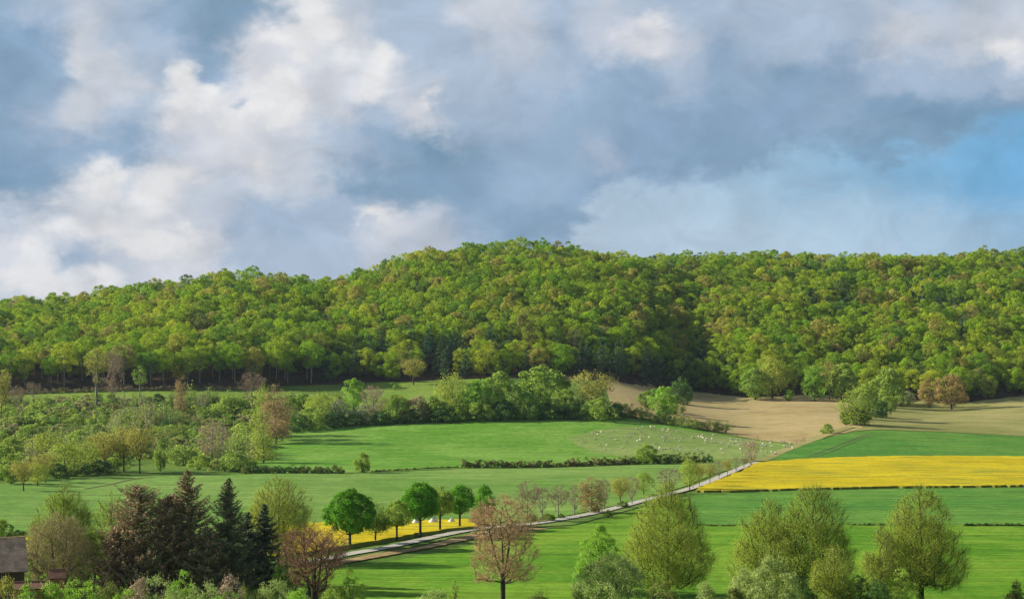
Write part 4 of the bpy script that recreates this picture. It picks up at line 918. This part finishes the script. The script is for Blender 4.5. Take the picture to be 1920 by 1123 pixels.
for k, (px, py) in enumerate(SPX):
    x, y, z = at(px, py); me = SM[int(R0.integers(4))]; o = ob('sheep', me, loc=(x, y, z+.22))
    ang = R0.choice([0, math.pi])+R0.normal(0, .6); o.rotation_euler = (0, 0, ang); s = R0.uniform(.85, 1.02); o.scale = (s, s, s)
    part = 'left' if px < 1200 else 'middle' if px < 1320 else 'right'
    tag(o, f'cream woolly sheep in the {part} of the flock on the grazed pasture', 'sheep', f'sheep in the {part} of the flock')

# ------------------------------------------------------------------ small built things
wood = plain('weathered_wood', (.10, .075, .05), (.20, .16, .11), 5, bump=.3, stretch=(1, 1, .2))
wood_pale = plain('pale_wood', (.38, .33, .24), (.50, .45, .34), 5, stretch=(1, 1, .2))
metal_roof = plain('felt_roof', (.05, .05, .05), (.09, .085, .08), 3)
def post(px, row, h, lab, mat=wood, grp=None):
    x, y, z = at(px, row); m = MB(); m.bar((0, 0, -.3), (.02, .01, h-.08), .11, 6, .10); m.bar((.02, .01, h-.08), (.02, .01, h), .10, 6, .03)
    o = m.build('fence_post', mat); o.location = (x, y, z+.1); tag(o, lab, 'post', grp)
for px, row, h, lab in [(1382, 820, 1.9, 'wooden post at the lower edge of the bare field just right of the diagonal hedge'), (1421, 824, 1.7, 'wooden post on the field edge above the taller grey bare tree'), (1493, 831, 1.2, 'short wooden post near the right end of the flock'),
                    (1502, 830, 1.3, 'wooden post between the short post and the two tall ones by the flock'), (1505.5, 829, 2.0, 'left of the two tall wooden posts right of the flock'), (1509, 829, 2.1, 'right of the two tall wooden posts right of the flock')]: post(px, row, h, lab, grp='wooden posts along the bare field')
for k, px in enumerate((1619, 1623, 1627.5, 1632)): post(px, 783.5, 1.5, f'{("first", "second", "third", "last")[k]} from the left of the pale posts below the corner shrubs', wood_pale, 'pale posts below the corner shrubs')
x, y, z = at(1578.5, 791.5); e = empty('hunting_stand', (x, y, z), .3); tag(e, 'small wooden raised hunting stand left of the rounded olive tree', 'hunting stand')
m = MB().box(-.8, .8, -.7, .7, 1.5, 1.6); m.box(-.8, .8, -.7, -.66, 1.6, 2.2).box(-.8, -.76, -.66, .7, 1.6, 2.9).box(.76, .8, -.66, .7, 1.6, 2.9).box(-.76, .76, .66, .7, 1.6, 2.9).box(-.8, .8, -.7, -.66, 2.65, 2.9); m.build('cabin', wood, e)
MB().poly([(-1, -.9, 2.92), (1, -.9, 2.92), (1, .9, 3.2), (-1, .9, 3.2)]).poly([(-1, .9, 3.26), (1, .9, 3.26), (1, -.9, 2.98), (-1, -.9, 2.98)]).poly([(-1, -.9, 2.98), (1, -.9, 2.98), (1, -.9, 2.92), (-1, -.9, 2.92)]).poly([(-1, -.9, 2.98), (-1, -.9, 2.92), (-1, .9, 3.2), (-1, .9, 3.26)]).poly([(1, -.9, 2.92), (1, -.9, 2.98), (1, .9, 3.26), (1, .9, 3.2)]).build('roof', metal_roof, e)
for sx in (-1, 1):
    for sy in (-1, 1): MB().bar((sx*.95, sy*.85, -.2), (sx*.7, sy*.6, 1.5), .07).build('leg', wood, e)
m = MB().bar((-.25, -1.5, 0), (-.25, -.72, 1.6), .04).bar((.25, -1.5, 0), (.25, -.72, 1.6), .04)
for k in range(5): m.bar((-.25, -1.5+.15*k+.08, .2+.3*k), (.25, -1.5+.15*k+.08, .2+.3*k), .03)
m.build('ladder', wood, e)
tarp = plain('white_fleece', (.62, .60, .60), (.80, .78, .78), 2.5, bump=.6)
def heap(px, row, w, h, lab):
    x, y, z = at(px, row); rng = np.random.default_rng(int(px)); n = 22; V = []; 
    for i in range(8):
        t = i/7
        for j in range(n):
            a = 2*math.pi*j/n; r = (1-t**1.4)*(1+.12*math.sin(3*a+t*2)+rng.normal(0, .02))
            V.append((w/2*r*math.cos(a)+.12*w*t, w*.35*r*math.sin(a), h*(t**.9)+rng.normal(0, .02)))
    i = np.arange(7)[:, None]*n; j = np.arange(n)[None]; Q = np.stack([i+j, i+(j+1) % n, i+n+(j+1) % n, i+n+j], -1).reshape(-1, 4)
    o = ob('covered_heap', mesh('covered_heap', V, Q, [tarp], smooth=True), loc=(x, y, z)); tag(o, lab, 'heap', 'white covered heaps behind the yellow strip')
heap(779, 987, 2.4, 2.1, 'white covered heap behind the trunk of the tall dense avenue tree, left of the three')
heap(811, 986, 2.9, 2.2, 'white covered heap in the middle of the three behind the yellow strip')
heap(845, 985, 2.3, 1.8, 'white covered heap on the right of the three behind the yellow strip')

# ------------------------------------------------------------------ barn and brick sheds at the left edge
def tilemat(name, c1, c2, w=.3, h=.34):
    m, nt, N, L = newmat(name)
    tc = nd(nt, 'ShaderNodeTexCoord')
    b = nd(nt, 'ShaderNodeTexBrick'); b.inputs['Scale'].default_value = 1; b.inputs['Brick Width'].default_value = w; b.inputs['Row Height'].default_value = h; b.inputs['Mortar Size'].default_value = .018
    b.inputs['Color1'].default_value = (*c1, 1); b.inputs['Color2'].default_value = (*c2, 1); b.inputs['Mortar'].default_value = (c1[0]*.45, c1[1]*.45, c1[2]*.45, 1)
    L.new(tc.outputs['Object'], b.inputs[0])
    n = nd(nt, 'ShaderNodeTexNoise'); n.inputs['Scale'].default_value = .7; n.inputs['Detail'].default_value = 6; L.new(tc.outputs['Object'], n.inputs[0])
    mx = nd(nt, 'ShaderNodeMix', data_type='RGBA', blend_type='MULTIPLY'); mx.inputs[0].default_value = .8
    r = ramp(nt, n.outputs[0], [(.35, (.6, .58, .55)), (.65, (1.25, 1.2, 1.1))]); L.new(b.outputs[0], mx.inputs[6]); L.new(r.outputs[0], mx.inputs[7])
    d = nd(nt, 'ShaderNodeBsdfPrincipled'); d.inputs['Roughness'].default_value = .9; L.new(mx.outputs[2], d.inputs['Base Color'])
    bp = nd(nt, 'ShaderNodeBump'); bp.inputs['Strength'].default_value = .6; L.new(b.outputs['Fac'], bp.inputs['Height']); bp.invert = True; L.new(bp.outputs[0], d.inputs['Normal'])
    o = nd(nt, 'ShaderNodeOutputMaterial'); L.new(d.outputs[0], o.inputs[0]); return m
rooft = tilemat('weathered_tiles', (.55, .36, .24), (.66, .46, .32))
brick = tilemat('red_brick', (.36, .14, .08), (.48, .22, .12), .24, .09)
redt = tilemat('red_tiles', (.20, .10, .055), (.26, .13, .075), .25, .3)
boards = plain('dark_boards', (.05, .035, .025), (.11, .085, .065), 3, stretch=(4, 4, .15), bump=.4)
glass = plain('dark_glass', (.02, .025, .03), (.04, .045, .05), 1, rough=.15)
frame = plain('pale_frame', (.45, .42, .38), (.55, .52, .47), 4)
def gable(name, label, x0, x1, y0, y1, zg, ze, zr, wallm, roofm, over=.5):
    cx, cy = (x0+x1)/2, (y0+y1)/2; e = empty(name, (cx, cy, zg), math.atan2(-cx, cy)+.03); tag(e, label, 'barn' if 'barn' in name else 'shed')
    a, b = (x1-x0)/2, (y1-y0)/2; h = ze-zg; H = zr-zg
    m = MB().poly([(-a, -b, -.5), (a, -b, -.5), (a, -b, h), (-a, -b, h)]).poly([(a, b, -.5), (-a, b, -.5), (-a, b, h), (a, b, h)])
    for s in (-1, 1):
        p = [(s*a, -s*b, -.5), (s*a, s*b, -.5), (s*a, s*b, h), (s*a, 0, H), (s*a, -s*b, h)]; m.poly(p)
    m.build('wall', wallm, e)
    k = (H-h)/b
    for s in (-1, 1):
        L_ = math.hypot(b+over, k*(b+over)); th = .16; m = MB()
        m.box(-a-over, a+over, 0, L_, 0, th)
        o = m.build('roof', roofm, e); o.location = (0, s*(b+over), h-k*over+.03)
        o.rotation_euler = (math.atan(k), 0, 0) if s < 0 else (math.atan(k), 0, math.pi)
    MB().bar((-a-over, 0, H+.2), (a+over, 0, H+.2), .14, 8).build('ridge_cap', roofm, e)
    return e, a, b, h, H
yb = 229.; xr = (36-960)/F*yb; zgb = float(gz(xr-8, yb))
e, a, b, h, H = gable('barn', 'old barn with a weathered grey-brown tiled roof cut by the left edge', xr-19, xr, yb-4.6, yb+4.6, zgb, CZ-(1072-HZ)/F*224.5, CZ-(1014-HZ)/F*yb, boards, rooft)
for wx in (-6.5, -3.3, 0.2, 3.4, 6.4):
    m = MB().box(wx-.62, wx+.62, -b-.05, -b-.003, h-1.55, h-1.45).box(wx-.62, wx+.62, -b-.05, -b-.003, h-.45, h-.35).box(wx-.62, wx-.52, -b-.05, -b-.003, h-1.45, h-.45).box(wx+.52, wx+.62, -b-.05, -b-.003, h-1.45, h-.45).box(wx-.03, wx+.03, -b-.05, -b-.006, h-1.45, h-.45)
    w = m.build('window', frame, e); MB().box(wx-.51, wx+.51, -b-.02, -b-.008, h-1.44, h-.46).build('pane', glass, w)
d = MB().box(7.0, 8.6, -b-.06, -b-.004, 0, 2.3).build('door', wood, e); MB().bar((8.4, -b-.1, 1.0), (8.4, -b-.1, 1.2), .02).build('handle', metal_roof, d)
yb2 = 213.; x1 = (82-960)/F*yb2
e2, a2, b2, h2, H2 = gable('brick_shed', 'orange-brown brick outbuilding low in front of the barn', x1-3.9, x1, yb2-1.6, yb2+1.6, float(gz(x1, yb2)), CZ-(1102-HZ)/F*yb2, CZ-(1093-HZ)/F*yb2, brick, redt, .15)
w = MB().box(-.5, .5, -b2-.04, -b2-.003, h2-1.3, h2-.5).build('window', frame, e2); MB().box(-.4, .4, -b2-.05, -b2-.042, h2-1.2, h2-.6).build('pane', glass, w)
x3 = (120-960)/F*222; e3, a3, b3, h3, H3 = gable('brick_shed', 'small red-tiled brick shed behind the bare twiggy tree', x3-2.0, x3, 220.6, 223.4, float(gz(x3, 222)), CZ-(1084-HZ)/F*221, CZ-(1070-HZ)/F*222, brick, redt, .15)
dd = MB().box(-.4, .4, -b3-.05, -b3-.004, h3-2.2, h3-.3).build('door', wood, e3)
x, y, z = at(38, 1106); me_ = MB().bar((0, 0, -.3), (0, 0, 5.5), .09, 8, .07).bar((-.5, 0, 5.2), (.5, 0, 5.2), .05, 6); o = me_.build('power_pole', wood_pale); o.location = (x, y-10, float(gz(x, y-10))); tag(o, 'thin pale pole standing in front of the barn roof', 'pole')

# ------------------------------------------------------------------ sky
EXPO = .65; SUN_EL = math.radians(25); SUN_AZ = math.radians(-77)      # azimuth from +Y towards +X
w = bpy.data.worlds.new('World'); scene.world = w; w.use_nodes = True
nt = w.node_tree; nt.nodes.clear(); L = nt.links
tc = nd(nt, 'ShaderNodeTexCoord')
sky = nd(nt, 'ShaderNodeTexSky', sky_type='NISHITA', sun_disc=False, sun_elevation=SUN_EL, sun_rotation=SUN_AZ)
sky.air_density = 1.0; sky.dust_density = 1.0; sky.ozone_density = 1.5
n1 = nd(nt, 'ShaderNodeTexNoise'); n1.inputs['Scale'].default_value = 7; n1.inputs['Detail'].default_value = 9; n1.inputs['Roughness'].default_value = .55
mp = nd(nt, 'ShaderNodeMapping'); mp.inputs['Scale'].default_value = (1, 1, 1.5); L.new(tc.outputs['Generated'], mp.inputs[0]); L.new(mp.outputs[0], n1.inputs[0])
n2 = nd(nt, 'ShaderNodeTexNoise'); n2.inputs['Scale'].default_value = 17; n2.inputs['Detail'].default_value = 9; n2.inputs['Roughness'].default_value = .6; n2.inputs['Distortion'].default_value = .4
L.new(mp.outputs[0], n2.inputs[0])
sx = nd(nt, 'ShaderNodeSeparateXYZ'); L.new(tc.outputs['Generated'], sx.inputs[0])
c1 = nd(nt, 'ShaderNodeSeparateColor'); L.new(n1.outputs['Color'], c1.inputs[0])
c2 = nd(nt, 'ShaderNodeSeparateColor'); L.new(n2.outputs['Color'], c2.inputs[0])
M = lambda op, a, b=None, cl=False: math_(nt, op, a, b, cl)
yc = M('MAXIMUM', sx.outputs[1], .15)
n4 = nd(nt, 'ShaderNodeTexNoise'); n4.inputs['Scale'].default_value = 42; n4.inputs['Detail'].default_value = 8; n4.inputs['Roughness'].default_value = .65; L.new(mp.outputs[0], n4.inputs[0])
c4 = nd(nt, 'ShaderNodeSeparateColor'); L.new(n4.outputs['Color'], c4.inputs[0])
H_ = lambda c, k: M('ADD', M('MULTIPLY', M('SUBTRACT', c2.outputs[k], .5), .09), M('MULTIPLY', M('SUBTRACT', c4.outputs[k], .5), .05))
wx_ = M('ADD', M('MULTIPLY', M('SUBTRACT', c1.outputs[0], .5), .07), H_(c2, 0))
wy_ = M('ADD', M('MULTIPLY', M('SUBTRACT', c1.outputs[1], .5), .06), H_(c2, 1))
S = M('ADD', M('ADD', M('MULTIPLY', M('DIVIDE', sx.outputs[0], yc), F/1920), .5), wx_)
Vv = M('ADD', M('ADD', M('MULTIPLY', M('DIVIDE', sx.outputs[2], yc), -F/1920), HZ/1920), wy_)
K = {'W': (224, 224, 226), 'w': (208, 211, 219), 'L': (199, 205, 215), 'l': (187, 196, 210), 'P': (170, 187, 208), 'p': (160, 180, 203), 'M': (147, 172, 198), 'm': (138, 165, 193),
     'D': (130, 159, 185), 'E': (119, 152, 179), 'B': (100, 165, 212), 'b': (120, 175, 216), 'C': (146, 188, 217), 'c': (160, 195, 219), 'H': (176, 199, 220), 'h': (168, 190, 213)}
rows = [(0,   'M P l P M D D W l P P L L P l P p P P P P P P l l'),
        (70,  'D m L P P D w W L P P P l p l w l M p P P L l L w'),
        (140, 'D M L L p M w L w W l P P P M M P M M D m p p p P'),
        (210, 'm P L P W w W W L P w p p M M m m D m m M D E E D'),
        (280, 'D M M M l w w L P M E D M M P m D D D D E E D D D'),
        (350, 'E D w L W l L l D D D D M M m m m m m m m m m m m'),
        (420, 'l L w W w l p p P w l M D D M m m m m m m m m m m'),
        (480, 'w W p l w w P P P l l P M M M m m m m m m m m m m'),
        (550, 'L L L L L L P P P P P P P P h H H H H H H H H h h')]
prev = None
for k, (yy, st) in enumerate(rows):
    st = st.split(); assert len(st) == 25
    r = ramp(nt, S, [(i/24, lin(*K[c])) for i, c in enumerate(st)], 'B_SPLINE' if False else 'EASE')
    if prev is None: prev = r.outputs[0]
    else:
        mr = nd(nt, 'ShaderNodeMapRange', interpolation_type='SMOOTHSTEP', i_1=rows[k-1][0]/1920, i_2=yy/1920); L.new(Vv, mr.inputs[0])
        mx = nd(nt, 'ShaderNodeMix', data_type='RGBA'); L.new(mr.outputs[0], mx.inputs[0]); L.new(prev, mx.inputs[6]); L.new(r.outputs[0], mx.inputs[7]); prev = mx.outputs[2]
# crisp cumulus tops
cv = nd(nt, 'ShaderNodeCombineXYZ'); L.new(M('SUBTRACT', S, M('MULTIPLY', wx_, .35)), cv.inputs[0]); L.new(M('SUBTRACT', Vv, M('MULTIPLY', wy_, .35)), cv.inputs[1])
def blobs(lst):
    best = None
    for (x, y, rx, ry, st) in lst:
        a1 = nd(nt, 'ShaderNodeVectorMath', operation='SUBTRACT'); L.new(cv.outputs[0], a1.inputs[0]); a1.inputs[1].default_value = (x/1920, y/1920, 0)
        a2 = nd(nt, 'ShaderNodeVectorMath', operation='MULTIPLY'); L.new(a1.outputs[0], a2.inputs[0]); a2.inputs[1].default_value = (1920/rx, 1920/ry, 0)
        a3 = nd(nt, 'ShaderNodeVectorMath', operation='LENGTH'); L.new(a2.outputs[0], a3.inputs[0])
        v = nd(nt, 'ShaderNodeMapRange', i_1=0., i_2=1.7, i_3=st, i_4=0.); L.new(a3.outputs['Value'], v.inputs[0])
        best = v.outputs[0] if best is None else M('MAXIMUM', best, v.outputs[0])
    return best
puff = nd(nt, 'ShaderNodeTexNoise'); puff.inputs['Scale'].default_value = 15; puff.inputs['Detail'].default_value = 10; puff.inputs['Roughness'].default_value = .56; puff.inputs['Distortion'].default_value = .25
L.new(mp.outputs[0], puff.inputs[0])
pn = M('MULTIPLY', M('SUBTRACT', puff.outputs[0], .5), 1.7)
def layer(prev, lst, col, lo, hi, amt):
    d_ = M('ADD', blobs(lst), pn)
    q = nd(nt, 'ShaderNodeMapRange', interpolation_type='SMOOTHSTEP', i_1=lo, i_2=hi, i_3=0., i_4=amt); L.new(d_, q.inputs[0])
    mx = nd(nt, 'ShaderNodeMix', data_type='RGBA'); L.new(q.outputs[0], mx.inputs[0]); L.new(prev, mx.inputs[6]); mx.inputs[7].default_value = (*lin(*col), 1); return mx.outputs[2]
prev = layer(prev, [(130, 150, 90, 70, .7), (350, 150, 45, 70, .95), (395, 190, 60, 40, .9), (530, 170, 80, 60, .9), (520, 65, 80, 45, .9), (590, 40, 55, 60, 1.), (545, 210, 40, 40, .8), (710, 110, 55, 40, .85), (815, 195, 30, 35, .7), (640, 100, 70, 50, .7),
     (190, 345, 60, 45, .9), (110, 420, 120, 45, .85), (300, 370, 60, 60, .85), (330, 445, 90, 35, .9), (55, 460, 35, 70, .9), (60, 525, 120, 40, .9), (200, 520, 130, 30, .6), (470, 300, 60, 50, .5), (685, 408, 45, 22, .8), (1230, 55, 75, 45, .7), (1880, 85, 80, 40, .7), (1600, 80, 60, 30, .4)],
     (228, 228, 229), .36, .85, .95)
prev = layer(prev, [(40, 310, 110, 60, .9), (60, 60, 60, 40, .8), (240, 260, 60, 40, .6), (440, 70, 60, 60, .8), (460, 200, 35, 18, .8), (130, 475, 50, 22, .8), (660, 290, 60, 60, .5), (820, 330, 130, 70, .6), (1300, 270, 120, 50, .6), (1700, 200, 200, 45, .7), (1480, 110, 100, 40, .5)],
     (126, 157, 187), .42, 1.0, .7)
# pale blue opening low on the right with a ragged upper edge
er = ramp(nt, S, [(x/1920, (y/600,)*3) for x, y in [(0, 600), (1010, 600), (1062, 455), (1090, 410), (1130, 355), (1170, 322), (1230, 335), (1330, 312), (1400, 285), (1480, 260), (1560, 255), (1640, 268), (1760, 250), (1830, 228), (1920, 212)]])
dv = M('SUBTRACT', M('ADD', Vv, M('MULTIPLY', pn, .014)), M('MULTIPLY', er.outputs[0], 600/1920))
om = nd(nt, 'ShaderNodeMapRange', interpolation_type='SMOOTHSTEP', i_1=-.010, i_2=.020); L.new(dv, om.inputs[0])
o1 = ramp(nt, S, [(p/24, lin(*c)) for p, c in [(13, (170, 191, 212)), (16, (163, 190, 213)), (19, (150, 186, 213)), (21.5, (132, 180, 215)), (23, (118, 173, 213)), (24, (112, 170, 212))]])
o2 = ramp(nt, S, [(p/24, lin(*c)) for p, c in [(13, (176, 196, 214)), (18, (175, 198, 216)), (22, (163, 192, 215)), (24, (152, 187, 215))]])
ov = nd(nt, 'ShaderNodeMapRange', interpolation_type='SMOOTHSTEP', i_1=300/1920, i_2=450/1920); L.new(Vv, ov.inputs[0])
oc = nd(nt, 'ShaderNodeMix', data_type='RGBA'); L.new(ov.outputs[0], oc.inputs[0]); L.new(o1.outputs[0], oc.inputs[6]); L.new(o2.outputs[0], oc.inputs[7])
ol = layer(oc.outputs[2], [(1300, 370, 160, 18, .5), (1500, 300, 260, 30, .45), (1250, 440, 200, 30, .4), (1640, 470, 250, 25, .4)], (184, 198, 217), .3, 1.0, .8)
fx = nd(nt, 'ShaderNodeMix', data_type='RGBA'); L.new(om.outputs[0], fx.inputs[0]); L.new(prev, fx.inputs[6]); L.new(ol, fx.inputs[7]); prev = fx.outputs[2]
# fine structure of the clouds
fine = nd(nt, 'ShaderNodeTexNoise'); fine.inputs['Scale'].default_value = 26; fine.inputs['Detail'].default_value = 10; fine.inputs['Roughness'].default_value = .58; fine.inputs['Distortion'].default_value = .6
L.new(mp.outputs[0], fine.inputs[0])
fr = nd(nt, 'ShaderNodeMapRange', i_1=.3, i_2=.7, i_3=.88*2**-EXPO, i_4=1.12*2**-EXPO); L.new(fine.outputs[0], fr.inputs[0])
mul = nd(nt, 'ShaderNodeVectorMath', operation='SCALE'); L.new(prev, mul.inputs[0]); L.new(fr.outputs[0], mul.inputs[3])
# the rest of the sky: Nishita with broken cloud
nsk = nd(nt, 'ShaderNodeVectorMath', operation='SCALE', i_3=.06); L.new(sky.outputs[0], nsk.inputs[0])
n3 = nd(nt, 'ShaderNodeTexNoise'); n3.inputs['Scale'].default_value = 2.2; n3.inputs['Detail'].default_value = 7; L.new(tc.outputs['Generated'], n3.inputs[0])
cr3 = ramp(nt, n3.outputs[0], [(.44, (0, 0, 0)), (.6, (.7, .7, .7))])
cm = nd(nt, 'ShaderNodeMix', data_type='RGBA'); L.new(cr3.outputs[0], cm.inputs[0]); L.new(nsk.outputs[0], cm.inputs[6]); cm.inputs[7].default_value = (.26, .30, .38, 1)
ax = M('ABSOLUTE', M('DIVIDE', sx.outputs[0], yc))
m1 = nd(nt, 'ShaderNodeMapRange', interpolation_type='SMOOTHSTEP', i_1=.42, i_2=.8, i_3=1., i_4=0.); L.new(ax, m1.inputs[0])
m2 = nd(nt, 'ShaderNodeMapRange', interpolation_type='SMOOTHSTEP', i_1=.26, i_2=.5, i_3=1., i_4=0.); L.new(sx.outputs[2], m2.inputs[0])
m3 = nd(nt, 'ShaderNodeMapRange', i_1=.2, i_2=.4); L.new(sx.outputs[1], m3.inputs[0])
mask = M('MULTIPLY', M('MULTIPLY', m1.outputs[0], m2.outputs[0]), m3.outputs[0])
fm = nd(nt, 'ShaderNodeMix', data_type='RGBA'); L.new(mask, fm.inputs[0]); L.new(cm.outputs[2], fm.inputs[6]); L.new(mul.outputs[0], fm.inputs[7])
bg = nd(nt, 'ShaderNodeBackground'); L.new(fm.outputs[2], bg.inputs[0]); bg.inputs[1].default_value = 1.0
wo = nd(nt, 'ShaderNodeOutputWorld'); L.new(bg.outputs[0], wo.inputs[0])
w.cycles.sampling_method = 'MANUAL'; w.cycles.sample_map_resolution = 512

sd = bpy.data.lights.new('sun', 'SUN'); sd.energy = 5.0; sd.angle = math.radians(.5); sd.color = (1, .93, .80)
so = bpy.data.objects.new('sun', sd); COL.objects.link(so)
to = Vector((math.sin(SUN_AZ)*math.cos(SUN_EL), math.cos(SUN_AZ)*math.cos(SUN_EL), math.sin(SUN_EL)))
so.rotation_euler = (-to).to_track_quat('-Z', 'Y').to_euler(); so.location = (0, 0, 200)

# ------------------------------------------------------------------ air
hm_, hnt, _, hL = newmat('haze_air')
pv = nd(hnt, 'ShaderNodeVolumePrincipled'); pv.inputs['Color'].default_value = (.62, .76, 1, 1); pv.inputs['Density'].default_value = .000028; pv.inputs['Anisotropy'].default_value = .2
ho = nd(hnt, 'ShaderNodeOutputMaterial'); hL.new(pv.outputs[0], ho.inputs['Volume'])
zmin = float(ZZ.min())-1; tag(MB().box(-7500, 7500, -1700, 12500, zmin, 190).build('haze', hm_), 'thin blue haze in the air over the whole valley', kind='stuff')
# ------------------------------------------------------------------ camera
cd = bpy.data.cameras.new('camera'); cd.sensor_width = 36; cd.lens = 36*F/1920; cd.shift_y = (HZ-561.5)/1920
cd.clip_start = .5; cd.clip_end = 20000
co = bpy.data.objects.new('camera', cd); COL.objects.link(co); co.location = (0, 0, CZ); co.rotation_euler = (math.pi/2, 0, 0)
scene.camera = co
scene.view_settings.view_transform = 'Standard'; scene.view_settings.look = 'None'
scene.view_settings.exposure = EXPO; scene.view_settings.gamma = 1
scene.render.resolution_x = 1024; scene.render.resolution_y = 598
